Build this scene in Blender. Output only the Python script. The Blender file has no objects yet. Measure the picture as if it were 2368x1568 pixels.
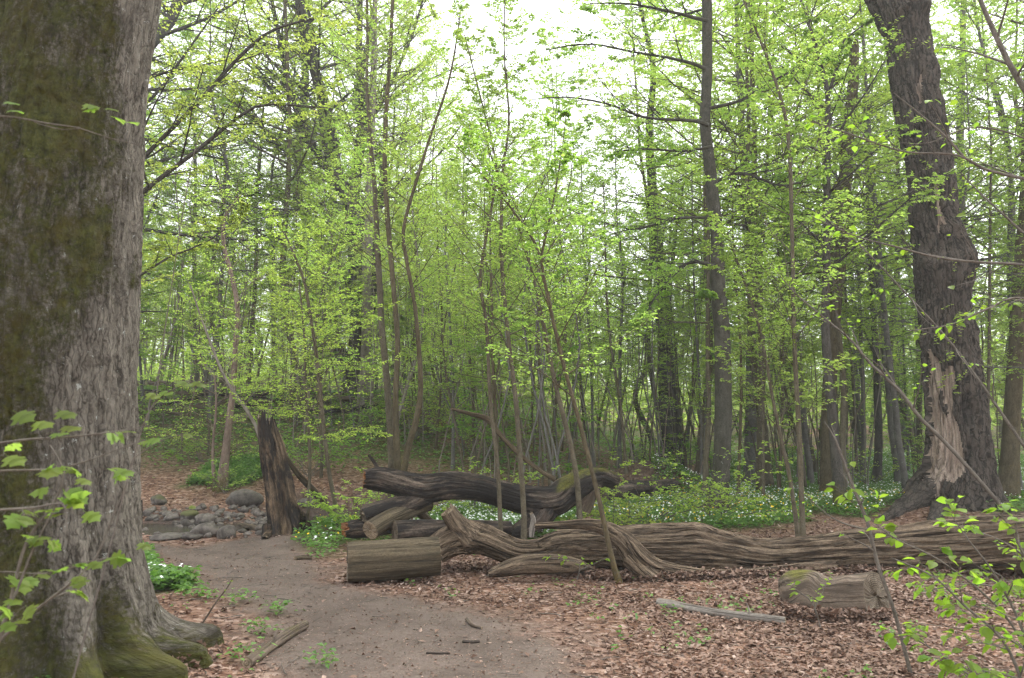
import bpy, math
import numpy as np
from mathutils import Vector, Matrix

# ------------------------------------------------------------------ camera, sky, sun, exposure
scene = bpy.context.scene
FPX = 1970.0                      # focal length in pixels of a 2367 x 1568 frame
PITCH = math.radians(6.1)
CAMH = 1.6
HAZE = True
cam_d = bpy.data.cameras.new('camera')
cam_d.sensor_width = 36.0
cam_d.lens = FPX / 2367.0 * 36.0
cam_d.clip_start = 0.05
cam_d.clip_end = 2000
cam_d.dof.use_dof = True
cam_d.dof.focus_distance = 12.0
cam_d.dof.aperture_fstop = 4.0
cam = bpy.data.objects.new('camera', cam_d)
scene.collection.objects.link(cam)
cam.location = (0, 0, CAMH)
cam.rotation_euler = (math.pi / 2 + PITCH, 0, 0)
scene.camera = cam

SUN_EL, SUN_AZ = math.radians(56), math.radians(38)     # azimuth clockwise from +Y (ahead of the camera)
world = bpy.data.worlds.new('World')
scene.world = world
world.use_nodes = True
wn, wl = world.node_tree.nodes, world.node_tree.links
wn.clear()
sky = wn.new('ShaderNodeTexSky')
sky.sky_type = 'NISHITA'
sky.sun_disc = False
sky.sun_elevation = SUN_EL
sky.sun_rotation = SUN_AZ
sky.air_density = 1.0
sky.dust_density = 4.0
hs = wn.new('ShaderNodeHueSaturation')                     # thin even cloud: the sky's blue is almost gone
hs.inputs['Saturation'].default_value = 0.22
bg = wn.new('ShaderNodeBackground')
bg.inputs['Strength'].default_value = 0.15
wo = wn.new('ShaderNodeOutputWorld')
wl.new(sky.outputs[0], hs.inputs['Color'])
veil = wn.new('ShaderNodeMixRGB')
veil.inputs[0].default_value = 0.6
veil.inputs[2].default_value = (7.6, 7.8, 8.1, 1)          # even cloud layer
wl.new(hs.outputs[0], veil.inputs[1])
wl.new(veil.outputs[0], bg.inputs[0])
wl.new(bg.outputs[0], wo.inputs[0])

sun_d = bpy.data.lights.new('sun', 'SUN')
sun_d.energy = 1.5
sun_d.angle = math.radians(25)
sun_d.color = (1.0, 0.96, 0.9)
sun = bpy.data.objects.new('sun', sun_d)
scene.collection.objects.link(sun)
sdir = Vector((math.sin(SUN_AZ) * math.cos(SUN_EL), math.cos(SUN_AZ) * math.cos(SUN_EL), math.sin(SUN_EL)))
sun.rotation_euler = (-sdir).to_track_quat('-Z', 'Y').to_euler()
sun.location = (0, 0, 60)

scene.view_settings.view_transform = 'Standard'
scene.view_settings.look = 'None'
scene.view_settings.gamma = 1.0
scene.view_settings.use_curve_mapping = False
scene.view_settings.exposure = 1.42
scene.render.filter_size = 1.4
try:
    scene.cycles.max_bounces = 8
    scene.cycles.diffuse_bounces = 7
    scene.cycles.glossy_bounces = 2
    scene.cycles.transmission_bounces = 4
    scene.cycles.transparent_max_bounces = 4
    scene.cycles.use_denoising = True
    scene.cycles.use_adaptive_sampling = True
    scene.cycles.adaptive_threshold = 0.03
    scene.cycles.caustics_reflective = False
    scene.cycles.caustics_refractive = False
    scene.cycles.filter_width = 1.4
except Exception:
    pass

# ------------------------------------------------------------------ small maths helpers
rng = np.random.default_rng(11)
SP, CP = math.sin(PITCH), math.cos(PITCH)


def at(px, py, d):
    """A photo pixel (2367 x 1568) at distance d ahead of the camera, as a world point."""
    xc, yc = (px - 1183.5) / FPX, (784 - py) / FPX
    t = d / (CP - yc * SP)
    return np.array([xc * t, d, CAMH + t * (SP + yc * CP)])


def sstep(a, b, x):
    t = np.clip((np.asarray(x, float) - a) / (b - a), 0, 1)
    return t * t * (3 - 2 * t)


def hash3(i, j, k):
    n = (i * 73856093) ^ (j * 19349663) ^ (k * 83492791)
    n = (n ^ (n >> 13)) * 1274126177
    n = n & 0x7fffffff
    n = (n ^ (n >> 16)) & 0xffff
    return n / 65535.0


def noise(x, y, z=0.0):
    x, y, z = np.broadcast_arrays(np.asarray(x, float), np.asarray(y, float), np.asarray(z, float))
    i, j, k = np.floor(x).astype(np.int64), np.floor(y).astype(np.int64), np.floor(z).astype(np.int64)
    fx, fy, fz = x - i, y - j, z - k
    fx, fy, fz = [f * f * (3 - 2 * f) for f in (fx, fy, fz)]
    r = 0
    for a in (0, 1):
        for b in (0, 1):
            for c in (0, 1):
                w = (fx if a else 1 - fx) * (fy if b else 1 - fy) * (fz if c else 1 - fz)
                r = r + w * hash3(i + a, j + b, k + c)
    return r * 2 - 1


def fbm(x, y, z=0.0, o=4, g=0.5):
    s, a = 0, 1.0
    for q in range(o):
        s = s + a * noise(np.asarray(x) * 2 ** q + 17.3 * q, np.asarray(y) * 2 ** q + 5.1 * q, np.asarray(z) * 2 ** q + 9.7 * q)
        a *= g
    return s


def norm(v):
    return v / np.maximum(np.linalg.norm(v, axis=-1, keepdims=True), 1e-9)


def catmull(P, n):
    """Smooth resampling of control rows (any number of columns) to n rows."""
    P = np.asarray(P, float)
    if len(P) == 2:
        t = np.linspace(0, 1, n)[:, None]
        return P[0] * (1 - t) + P[1] * t
    seg = np.linalg.norm(np.diff(P[:, :3], axis=0), axis=1)
    s = np.concatenate([[0], np.cumsum(seg)])
    u = np.linspace(0, s[-1], n)
    i = np.clip(np.searchsorted(s, u, side='right') - 1, 0, len(P) - 2)
    t = ((u - s[i]) / np.maximum(s[i + 1] - s[i], 1e-9))[:, None]
    p0, p1, p2, p3 = P[np.maximum(i - 1, 0)], P[i], P[i + 1], P[np.minimum(i + 2, len(P) - 1)]
    out = 0.5 * (2 * p1 + (p2 - p0) * t + (2 * p0 - 5 * p1 + 4 * p2 - p3) * t * t + (3 * p1 - p0 - 3 * p2 + p3) * t ** 3)
    return out


# ------------------------------------------------------------------ terrain height
CREEK = np.array([(-22, 17.2), (-12, 16.6), (-8, 15.9), (-5.6, 15.6), (-4.2, 16.4), (-3.2, 18.0)])


def polydist(x, y, L):
    x, y = np.asarray(x, float), np.asarray(y, float)
    best = np.full(x.shape, 1e9)
    for (ax, ay), (bx, by) in zip(L[:-1], L[1:]):
        dx, dy = bx - ax, by - ay
        t = np.clip(((x - ax) * dx + (y - ay) * dy) / (dx * dx + dy * dy), 0, 1)
        best = np.minimum(best, np.hypot(x - ax - t * dx, y - ay - t * dy))
    return best


def H(x, y):
    x, y = np.asarray(x, float), np.asarray(y, float)
    hill = sstep(6.5, -5.5, x - 0.10 * np.maximum(y - 25, 0))
    a = np.maximum(y - 18.6, 0)
    left = 0.25 * np.minimum(a, 11.5) + 0.07 * np.maximum(a - 11.5, 0)
    right = 0.065 * np.maximum(y - 29, 0)
    h = right + (left - right) * hill
    far = sstep(15, 45, y)
    h = h + 0.035 * noise(x * .45, y * .45, 3.1) + 0.012 * noise(x * 1.9, y * 1.9, 7) + far * 0.35 * noise(x * .13, y * .13, 1.7)
    h = h + 0.008 * noise(x * 6, y * 6, 2)
    c = polydist(x, y, CREEK)
    h = h - 0.34 * sstep(2.3, 1.0, c) + 0.05 * noise(x * 2.2, y * 2.2, 9) * sstep(2.6, 1.2, c)
    h = h + 0.75 * np.exp(-(((x - 3.5) / 1.25) ** 2 + ((y - 21.5) / 1.0) ** 2))
    h = h + 0.22 * np.exp(-(((x - 8.3) / 1.6) ** 2 + ((y - 17.4) / 1.4) ** 2))
    h = h + 0.10 * np.exp(-(((x + 3.2) / 0.9) ** 2 + ((y - 6.2) / 0.9) ** 2))
    h = h + 0.10 * np.exp(-(((x + 3.3) / 1.1) ** 2 + ((y - 13.2) / 0.8) ** 2))
    return h


def gnd(px, py):
    """Where the ray through a photo pixel meets the ground."""
    d = np.geomspace(2.5, 140, 1500)
    yc, xc = (784 - py) / FPX, (px - 1183.5) / FPX
    t = d / (CP - yc * SP)
    z = CAMH + t * (SP + yc * CP) - H(xc * t, d)
    i = np.argmax(z < 0) if np.any(z < 0) else len(d) - 1
    p = at(px, py, d[i])
    return p


def gpoly(pts):
    return np.array([gnd(*p)[:2] for p in pts])


def inside(x, y, poly):
    x, y = np.asarray(x, float), np.asarray(y, float)
    r = np.zeros(x.shape, bool)
    n = len(poly)
    for i in range(n):
        (ax, ay), (bx, by) = poly[i], poly[(i + 1) % n]
        c = (ay > y) != (by > y)
        xi = (bx - ax) * (y - ay) / (by - ay + 1e-12) + ax
        r ^= c & (x < xi)
    return r


def sdist(x, y, poly):
    d = polydist(x, y, np.vstack([poly, poly[:1]]))
    return np.where(inside(x, y, poly), -d, d)


# ------------------------------------------------------------------ mesh helpers
def add_mesh(name, V, F, mat, attrs=None, smooth=True, mats=None, mi=None):
    """V (n,3); F list of index arrays (m,3) or (m,4)."""
    me = bpy.data.meshes.new(name)
    V = np.asarray(V, np.float32)
    F = [np.asarray(f, np.int32) for f in F if len(f)]
    me.vertices.add(len(V))
    me.vertices.foreach_set('co', V.ravel())
    nl = sum(f.size for f in F)
    npoly = sum(len(f) for f in F)
    me.loops.add(nl)
    me.loops.foreach_set('vertex_index', np.concatenate([f.ravel() for f in F]))
    me.polygons.add(npoly)
    tot = np.concatenate([np.full(len(f), f.shape[1], np.int32) for f in F])
    st = np.concatenate([[0], np.cumsum(tot)[:-1]]).astype(np.int32)
    me.polygons.foreach_set('loop_start', st)
    try:
        me.polygons.foreach_set('loop_total', tot)
    except Exception:
        pass
    me.polygons.foreach_set('use_smooth', np.full(npoly, smooth, bool))
    if mi is not None:
        me.polygons.foreach_set('material_index', np.asarray(mi, np.int32))
    for k, (typ, dat) in (attrs or {}).items():
        a = me.attributes.new(k, 'FLOAT_VECTOR' if typ == 'v' else 'FLOAT', 'POINT')
        a.data.foreach_set('vector' if typ == 'v' else 'value', np.asarray(dat, np.float32).ravel())
    for m in (mats or [mat]):
        me.materials.append(m)
    me.update(calc_edges=True)
    return me


COL = scene.collection.objects


def ob(name, me, parent=None, loc=(0, 0, 0)):
    o = bpy.data.objects.new(name, me)
    COL.link(o)
    o.location = loc
    if parent is not None:
        o.parent = parent
    return o


def tag(o, label=None, cat=None, group=None, kind=None):
    if label: o['label'] = label
    if cat: o['category'] = cat
    if group: o['group'] = group
    if kind: o['kind'] = kind
    return o


def thing(name, label, cat, loc, group=None):
    o = bpy.data.objects.new(name, None)
    o.empty_display_size = 0.2
    COL.link(o)
    o.location = loc
    return tag(o, label, cat, group)


class MB:
    """Collects tubes and leaves as one mesh."""
    def __init__(s):
        s.V, s.F, s.R, s.L, s.M, s.n = [], [], [], [], [], 0

    def add(s, V, F, rest=None, lv=None, moss=None):
        V = np.asarray(V, float).reshape(-1, 3)
        s.V.append(V)
        for f in F:
            s.F.append(np.asarray(f) + s.n)
        s.R.append(np.zeros_like(V) if rest is None else np.asarray(rest, float).reshape(-1, 3))
        s.L.append(np.zeros(len(V)) if lv is None else np.asarray(lv, float).ravel())
        s.M.append(np.zeros(len(V)) if moss is None else np.asarray(moss, float).ravel())
        s.n += len(V)

    def mesh(s, name, mat, origin=(0, 0, 0), smooth=True):
        V = np.concatenate(s.V) - np.asarray(origin, float)
        return add_mesh(name, V, s.F, mat, {'rest': ('v', np.concatenate(s.R)), 'lv': ('f', np.concatenate(s.L)), 'moss': ('f', np.concatenate(s.M))}, smooth)


def tubes(P, R, k, ref=None, r=None):
    """P (M,N,3), R (M,N) -> verts (M*N*k,3), quads, rest (straightened coordinates)."""
    P, R = np.asarray(P, float), np.asarray(R, float)
    M, N = P.shape[:2]
    T = np.empty_like(P)
    T[:, 1:-1] = P[:, 2:] - P[:, :-2]
    T[:, 0] = P[:, 1] - P[:, 0]
    T[:, -1] = P[:, -1] - P[:, -2]
    T = norm(T)
    if ref is None:
        ax = norm(P[:, -1] - P[:, 0] + 1e-6)
        rf = np.where(np.abs(ax[:, 1:2]) < 0.8, np.array([[0, 1., 0]]), np.array([[1., 0, 0]]))
        ref = norm(rf - (rf * ax).sum(-1, keepdims=True) * ax)
    else:
        ref = np.broadcast_to(np.asarray(ref, float), (M, 3))
    u = norm(ref[:, None] - (ref[:, None] * T).sum(-1, keepdims=True) * T)
    v = np.cross(T, u)
    th = np.arange(k) / k * 2 * np.pi
    c, s_ = np.cos(th), np.sin(th)
    ring = u[:, :, None] * c[None, None, :, None] + v[:, :, None] * s_[None, None, :, None]
    V = P[:, :, None] + ring * R[:, :, None, None]
    s = np.concatenate([np.zeros((M, 1)), np.cumsum(np.linalg.norm(np.diff(P, axis=1), axis=2), 1)], 1)
    off = (r.random((M, 1)) * 40) if r is not None else 0
    rest = np.stack(np.broadcast_arrays(c[None, None] * R[:, :, None], s_[None, None] * R[:, :, None], (s + off)[:, :, None]), -1)
    m, n_, j = np.meshgrid(np.arange(M), np.arange(N - 1), np.arange(k), indexing='ij')
    b = (m * N + n_) * k
    q = np.stack([b + j, b + (j + 1) % k, b + k + (j + 1) % k, b + k + j], -1).reshape(-1, 4)
    return V.reshape(-1, 3), q, rest.reshape(-1, 3)


def leaf_verts(b, t, n, L, W, fold, r, simple=False, droop=0.25):
    """Batch of folded leaves. b,t,n (M,3); L,W (M,)."""
    t = norm(t)
    s = norm(np.cross(n, t))
    n = np.cross(t, s)
    L, W = L[:, None], W[:, None]
    f = (fold[:, None] * W)
    if simple:
        P = [b, b + t * L * .48 - s * W * .5 + n * f, b + t * L - n * L * droop, b + t * L * .48 + s * W * .5 + n * f]
        V = np.stack(P, 1)
        i = np.arange(len(b))[:, None] * 4
        return V.reshape(-1, 3), [np.concatenate([i + [0, 2, 1], i + [0, 3, 2]])], 4
    mid = b + t * L * .55 - n * L * droop * .25
    P = [b, b + t * L * .30 - s * W * .46 + n * f * .8, b + t * L * .68 - s * W * .42 + n * (f * .9 - L * droop * .5), b + t * L - n * L * droop,
         b + t * L * .68 + s * W * .42 + n * (f * .9 - L * droop * .5), b + t * L * .30 + s * W * .46 + n * f * .8, mid]
    V = np.stack(P, 1)
    i = np.arange(len(b))[:, None] * 7
    return V.reshape(-1, 3), [np.concatenate([i + [0, 6, 2, 1], i + [6, 3, 2, 2]])[:0], np.concatenate([i + [0, 6, 1], i + [1, 6, 2], i + [6, 3, 2], i + [0, 5, 6], i + [5, 4, 6], i + [6, 4, 3]])], 7


# ------------------------------------------------------------------ materials
def newmat(name):
    m = bpy.data.materials.new(name)
    m.use_nodes = True
    nt = m.node_tree
    nt.nodes.clear()
    out = nt.nodes.new('ShaderNodeOutputMaterial')
    return m, nt, out


def nd(nt, typ, **kw):
    n = nt.nodes.new(typ)
    for k, v in kw.items():
        if k.startswith('i_'):
            n.inputs[k[2:].replace('_', ' ')].default_value = v
        else:
            setattr(n, k, v)
    return n


def ramp(nt, fac, stops, interp='LINEAR'):
    r = nt.nodes.new('ShaderNodeValToRGB')
    r.color_ramp.interpolation = interp
    e = r.color_ramp.elements
    while len(e) < len(stops):
        e.new(0.5)
    for q, (p, c) in zip(e, stops):
        q.position = p
        q.color = (c[0], c[1], c[2], 1) if hasattr(c, '__len__') else (c, c, c, 1)
    nt.links.new(fac, r.inputs[0])
    return r.outputs[0]


def mixc(nt, fac, a, b, blend='MIX'):
    n = nt.nodes.new('ShaderNodeMix')
    n.data_type = 'RGBA'
    n.blend_type = blend
    for idx, v in ((0, fac), (6, a), (7, b)):
        if isinstance(v, (int, float)):
            n.inputs[idx].default_value = v
        elif isinstance(v, tuple):
            n.inputs[idx].default_value = (*v, 1)
        else:
            nt.links.new(v, n.inputs[idx])
    return n.outputs[2]


def math_(nt, op, a, b=0.0, clamp=False):
    n = nt.nodes.new('ShaderNodeMath')
    n.operation = op
    n.use_clamp = clamp
    for i, v in ((0, a), (1, b)):
        if isinstance(v, (int, float)):
            n.inputs[i].default_value = v
        else:
            nt.links.new(v, n.inputs[i])
    return n.outputs[0]


def attr(nt, name, vec=False):
    a = nt.nodes.new('ShaderNodeAttribute')
    a.attribute_name = name
    return a.outputs['Vector' if vec else 'Fac']


def mapped(nt, vec, sc, off=None):
    m = nt.nodes.new('ShaderNodeMapping')
    m.inputs['Scale'].default_value = sc
    nt.links.new(vec, m.inputs['Vector'])
    if off is not None:
        nt.links.new(off, m.inputs['Location'])
    return m.outputs[0]


def ntex(nt, vec, scale, detail=5, rough=0.6, dist=0.0):
    n = nt.nodes.new('ShaderNodeTexNoise')
    n.inputs['Scale'].default_value = scale
    n.inputs['Detail'].default_value = detail
    n.inputs['Roughness'].default_value = rough
    n.inputs['Distortion'].default_value = dist
    nt.links.new(vec, n.inputs['Vector'])
    return n.outputs['Fac']


def surf(nt, out, col, rough=0.9, spec=0.2, bump=None, bstr=0.4, bdist=0.02):
    p = nt.nodes.new('ShaderNodeBsdfPrincipled')
    p.inputs['Roughness'].default_value = rough
    p.inputs['Specular IOR Level'].default_value = spec
    if isinstance(col, tuple):
        p.inputs['Base Color'].default_value = (*col, 1)
    else:
        nt.links.new(col, p.inputs['Base Color'])
    if bump is not None:
        b = nt.nodes.new('ShaderNodeBump')
        b.inputs['Strength'].default_value = bstr
        b.inputs['Distance'].default_value = bdist
        nt.links.new(bump, b.inputs['Height'])
        nt.links.new(b.outputs[0], p.inputs['Normal'])
    nt.links.new(p.outputs[0], out.inputs[0])
    return p


def bark_mat(name, dark, light, moss=(0.060, 0.062, 0.014), moss_base=0.0, lichen=0.0, scale=9.0, stretch=0.28, bstr=0.6, lich_col=(0.42, 0.44, 0.40), bdist=0.015, fis=0.0, fisa=0.10):
    m, nt, out = newmat(name)
    rest = attr(nt, 'rest', True)
    oi = nt.nodes.new('ShaderNodeObjectInfo')
    offs = nt.nodes.new('ShaderNodeCombineXYZ')
    nt.links.new(math_(nt, 'MULTIPLY', oi.outputs['Random'], 37.0), offs.inputs[2])
    v = mapped(nt, rest, (1, 1, stretch), offs.outputs[0])
    n1 = ntex(nt, v, scale, 6, 0.65, 0.3)
    n2 = ntex(nt, mapped(nt, rest, (1, 1, 0.8), offs.outputs[0]), 1.7, 3)
    n3 = ntex(nt, mapped(nt, rest, (1, 1, stretch * 1.3), offs.outputs[0]), scale * 3.7, 6, 0.75, 0.5)
    n1 = math_(nt, 'ADD', math_(nt, 'MULTIPLY', n1, 0.5), math_(nt, 'MULTIPLY', n3, 0.5))
    if fis > 0:
        warp = nt.nodes.new('ShaderNodeVectorMath')
        warp.operation = 'MULTIPLY_ADD'
        wnz = nt.nodes.new('ShaderNodeTexNoise')
        wnz.inputs['Scale'].default_value = 9
        wnz.inputs['Detail'].default_value = 5
        nt.links.new(rest, wnz.inputs['Vector'])
        nt.links.new(wnz.outputs['Color'], warp.inputs[0])
        warp.inputs[1].default_value = (0.10, 0.10, 0.25)
        nt.links.new(rest, warp.inputs[2])
        vo = nd(nt, 'ShaderNodeTexVoronoi', feature='DISTANCE_TO_EDGE')
        vo.inputs['Scale'].default_value = fis
        nt.links.new(mapped(nt, warp.outputs[0], (1, 1, 0.13)), vo.inputs['Vector'])
        fs = ramp(nt, vo.outputs['Distance'], [(0.02, 0.0), (0.16, 1.0)])
        n1 = math_(nt, 'ADD', math_(nt, 'MULTIPLY', n1, 0.75), math_(nt, 'MULTIPLY', math_(nt, 'SUBTRACT', fs, 0.75), fisa))
        n1 = math_(nt, 'ADD', n1, 0.125)
    c = ramp(nt, n1, [(0.40, dark), (0.57, light)])
    c = mixc(nt, ramp(nt, n2, [(0.35, 0.0), (0.7, 0.45)]), c, tuple(x * 0.55 for x in light))
    nl = ntex(nt, mapped(nt, rest, (1, 1, 0.9), offs.outputs[0]), 17, 6, 0.75)
    if lichen > 0:
        c = mixc(nt, ramp(nt, nl, [(0.68 - lichen * .12, 0.0), (0.74 - lichen * .12, 0.8)]), c, lich_col)
    ms = ntex(nt, mapped(nt, rest, (1, 1, 0.6), offs.outputs[0]), 2.6, 6, 0.7)
    mh = ntex(nt, rest, 30, 5, 0.8)
    mf = math_(nt, 'ADD', math_(nt, 'ADD', math_(nt, 'MULTIPLY', attr(nt, 'moss'), 1.0), moss_base), math_(nt, 'ADD', math_(nt, 'MULTIPLY', math_(nt, 'SUBTRACT', ms, 0.5), 1.2), math_(nt, 'MULTIPLY', math_(nt, 'SUBTRACT', mh, 0.5), 1.1)))
    mfac = ramp(nt, mf, [(0.38, 0.0), (0.62, 0.92)])
    mt = ntex(nt, rest, 22, 4, 0.7)
    mcol = ramp(nt, mt, [(0.34, tuple(x * 0.4 for x in moss)), (0.66, tuple(min(1, x * 1.7) for x in moss))])
    mcol = mixc(nt, ramp(nt, ntex(nt, rest, 4.5, 4, 0.7), [(0.4, 0.0), (0.65, 0.7)]), mcol, tuple(x * y for x, y in zip(moss, (1.35, 0.95, 0.9))))
    c = mixc(nt, mfac, c, mcol)
    if lichen > 0:
        c = mixc(nt, math_(nt, 'MULTIPLY', ramp(nt, ntex(nt, mapped(nt, rest, (1, 1, 0.8), offs.outputs[0]), 11, 7, 0.8), [(0.66 - lichen * .05, 0.0), (0.72 - lichen * .05, 0.65)]), ramp(nt, n2, [(0.4, 0.2), (0.6, 1.0)])), c, lich_col)
    hb = math_(nt, 'ADD', n1, math_(nt, 'MULTIPLY', math_(nt, 'MULTIPLY', mt, mfac), 0.5))
    surf(nt, out, c, 0.92, 0.15, hb, bstr, bdist)
    return m


def wood_mat(name, dark, light, streak=16.0, char=0.0, moss_base=-0.3, bstr=0.5, pale=(0.30, 0.22, 0.15), charcol=(0.022, 0.02, 0.019)):
    m, nt, out = newmat(name)
    rest = attr(nt, 'rest', True)
    v = mapped(nt, rest, (1, 1, 0.06))
    n1 = ntex(nt, v, streak * 1.6, 6, 0.7, 0.2)
    n2 = ntex(nt, mapped(nt, rest, (1, 1, 0.35)), 3.0, 4, 0.6)
    c = ramp(nt, n1, [(0.40, dark), (0.60, light)])
    c = mixc(nt, ramp(nt, n2, [(0.52, 0.0), (0.78, 0.55)]), c, pale)
    if char > 0:
        nc = ntex(nt, mapped(nt, rest, (1, 1, 0.3)), 3.3, 6, 0.75)
        c = mixc(nt, ramp(nt, nc, [(0.62 - char * .35, 0.0), (0.72 - char * .35, 1.0)]), c, charcol)
    ck = ntex(nt, mapped(nt, rest, (1, 1, 0.045)), streak * 0.9, 3, 0.5, 0.6)
    crack = ramp(nt, math_(nt, 'ABSOLUTE', math_(nt, 'SUBTRACT', ck, 0.5)), [(0.0, 1.0), (0.028, 0.0)])
    fz = ntex(nt, mapped(nt, rest, (1, 1, 0.5)), 55, 5, 0.8)
    c = mixc(nt, math_(nt, 'MULTIPLY', crack, 0.85), c, tuple(x * 0.3 for x in dark))
    c = mixc(nt, ramp(nt, fz, [(0.42, 0.45), (0.58, 0.0)]), c, tuple(x * 0.7 for x in dark))
    n1 = math_(nt, 'ADD', math_(nt, 'SUBTRACT', n1, math_(nt, 'MULTIPLY', crack, 0.6)), math_(nt, 'MULTIPLY', fz, 0.35))
    ms = ntex(nt, mapped(nt, rest, (1, 1, 0.7)), 3.5, 5, 0.7)
    mf = math_(nt, 'ADD', math_(nt, 'ADD', attr(nt, 'moss'), moss_base), math_(nt, 'MULTIPLY', math_(nt, 'SUBTRACT', ms, 0.5), 1.6))
    mfac = ramp(nt, mf, [(0.36, 0.0), (0.66, 0.9)])
    mt = ntex(nt, rest, 26, 4, 0.7)
    c = mixc(nt, mfac, c, ramp(nt, mt, [(0.3, (0.05, 0.05, 0.012)), (0.72, (0.17, 0.16, 0.035))]))
    surf(nt, out, c, 0.9, 0.15, n1, bstr, 0.03)
    return m


def cut_mat(name, a, b, dirty=(0.09, 0.07, 0.05)):
    m, nt, out = newmat(name)
    rest = attr(nt, 'rest', True)
    w = nd(nt, 'ShaderNodeTexWave', wave_type='RINGS', rings_direction='Z')
    w.inputs['Scale'].default_value = 18
    w.inputs['Distortion'].default_value = 3
    w.inputs['Detail'].default_value = 3
    nt.links.new(rest, w.inputs['Vector'])
    c = ramp(nt, w.outputs['Fac'], [(0.2, a), (0.8, b)])
    c = mixc(nt, ramp(nt, ntex(nt, rest, 7, 5, 0.7), [(0.42, 0.0), (0.68, 0.85)]), c, dirty)
    surf(nt, out, c, 0.9, 0.15, ntex(nt, rest, 40, 4), 0.4, 0.01)
    return m


def leaf_mat(name, lo, hi, trans=0.64, tboost=1.5, rough=0.5, yellow=(0.30, 0.30, 0.03), rnd=0.5):
    m, nt, out = newmat(name)
    lv = attr(nt, 'lv')
    c = ramp(nt, lv, [(0.0, lo), (0.75, hi), (1.0, yellow)])
    oi = nt.nodes.new('ShaderNodeObjectInfo')
    h = nt.nodes.new('ShaderNodeHueSaturation')
    nt.links.new(c, h.inputs['Color'])
    nt.links.new(math_(nt, 'ADD', math_(nt, 'MULTIPLY', oi.outputs['Random'], 0.03 * rnd), 0.5 - 0.015 * rnd), h.inputs['Hue'])
    nt.links.new(math_(nt, 'ADD', math_(nt, 'MULTIPLY', oi.outputs['Random'], 0.5 * rnd), 1.0 - 0.25 * rnd), h.inputs['Value'])
    p = nt.nodes.new('ShaderNodeBsdfPrincipled')
    p.inputs['Roughness'].default_value = rough
    p.inputs['Specular IOR Level'].default_value = 0.3
    nt.links.new(h.outputs[0], p.inputs['Base Color'])
    tr = nt.nodes.new('ShaderNodeBsdfTranslucent')
    tc = mixc(nt, 1.0, h.outputs[0], (tboost, tboost * 1.0, tboost * 0.75), 'MULTIPLY')
    nt.links.new(tc, tr.inputs[0])
    mx = nt.nodes.new('ShaderNodeMixShader')
    mx.inputs[0].default_value = trans
    nt.links.new(p.outputs[0], mx.inputs[1])
    nt.links.new(tr.outputs[0], mx.inputs[2])
    nt.links.new(mx.outputs[0], out.inputs[0])
    return m


MT = {}
MT['beech'] = bark_mat('old_beech_bark', (0.036, 0.030, 0.023), (0.200, 0.178, 0.145), moss=(0.045, 0.049, 0.009), lichen=0.5, scale=15, stretch=0.3, bstr=1.0, moss_base=0.06, bdist=0.05, fis=26, fisa=0.085)
MT['oak'] = bark_mat('old_oak_bark', (0.020, 0.0165, 0.013), (0.112, 0.092, 0.075), lichen=0.1, scale=10, stretch=0.35, bstr=1.0, moss_base=-0.35, bdist=0.08, fis=16, fisa=0.14)
MT['beech_mid'] = bark_mat('grey_beech_bark', (0.026, 0.024, 0.018), (0.088, 0.082, 0.064), lichen=0.25, scale=12, stretch=0.6, bstr=0.5, moss_base=0.22, moss=(0.055, 0.052, 0.016))
MT['grey'] = bark_mat('smooth_grey_bark', (0.070, 0.066, 0.060), (0.165, 0.155, 0.140), lichen=0.3, scale=9, stretch=0.8, bstr=0.35, moss_base=-0.12)
MT['pale'] = bark_mat('pale_bark', (0.12, 0.104, 0.086), (0.265, 0.232, 0.196), lichen=0.3, scale=9, stretch=0.3, bstr=0.4, moss_base=-0.25)
MT['brown'] = bark_mat('brown_young_bark', (0.058, 0.048, 0.031), (0.140, 0.118, 0.080), lichen=0.1, scale=10, stretch=0.8, bstr=0.35, moss_base=-0.05, moss=(0.085, 0.075, 0.02))
MT['dark'] = bark_mat('dark_bark', (0.026, 0.023, 0.019), (0.092, 0.083, 0.070), lichen=0.2, scale=11, stretch=0.4, bstr=0.7, moss_base=-0.02)
MT['mossbrown'] = bark_mat('mossy_brown_bark', (0.052, 0.042, 0.025), (0.128, 0.102, 0.062), lichen=0.0, scale=11, stretch=0.4, bstr=0.7, moss_base=0.15, moss=(0.095, 0.075, 0.02))
MT['pink'] = bark_mat('pinkish_bark', (0.11, 0.078, 0.060), (0.255, 0.190, 0.150), lichen=0.1, scale=9, stretch=0.3, bstr=0.5, moss_base=-0.1)
MT['twig'] = bark_mat('grey_twig_bark', (0.075, 0.064, 0.052), (0.18, 0.155, 0.13), lichen=0.0, scale=20, stretch=0.5, bstr=0.2, moss_base=-0.5)
MT['log'] = wood_mat('weathered_oak', (0.048, 0.034, 0.023), (0.235, 0.175, 0.120), 14, moss_base=-0.32, bstr=0.8, pale=(0.26, 0.185, 0.13))
MT['sawn'] = wood_mat('weathered_debarked_log', (0.055, 0.043, 0.028), (0.150, 0.118, 0.075), 10, moss_base=-0.05, bstr=0.6, pale=(0.29, 0.20, 0.125))
MT['char'] = wood_mat('charred_log', (0.06, 0.045, 0.035), (0.20, 0.155, 0.12), 12, char=0.62, moss_base=-0.32, bstr=0.9, pale=(0.22, 0.17, 0.13))
MT['stump'] = wood_mat('rotten_stump_wood', (0.07, 0.048, 0.032), (0.24, 0.17, 0.11), 10, char=0.62, moss_base=-0.12, bstr=1.0, pale=(0.30, 0.215, 0.13))
MT['grey_log'] = wood_mat('mossy_grey_log', (0.085, 0.064, 0.048), (0.22, 0.17, 0.13), 8, moss_base=-0.05, bstr=0.5, pale=(0.33, 0.26, 0.2))
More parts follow.
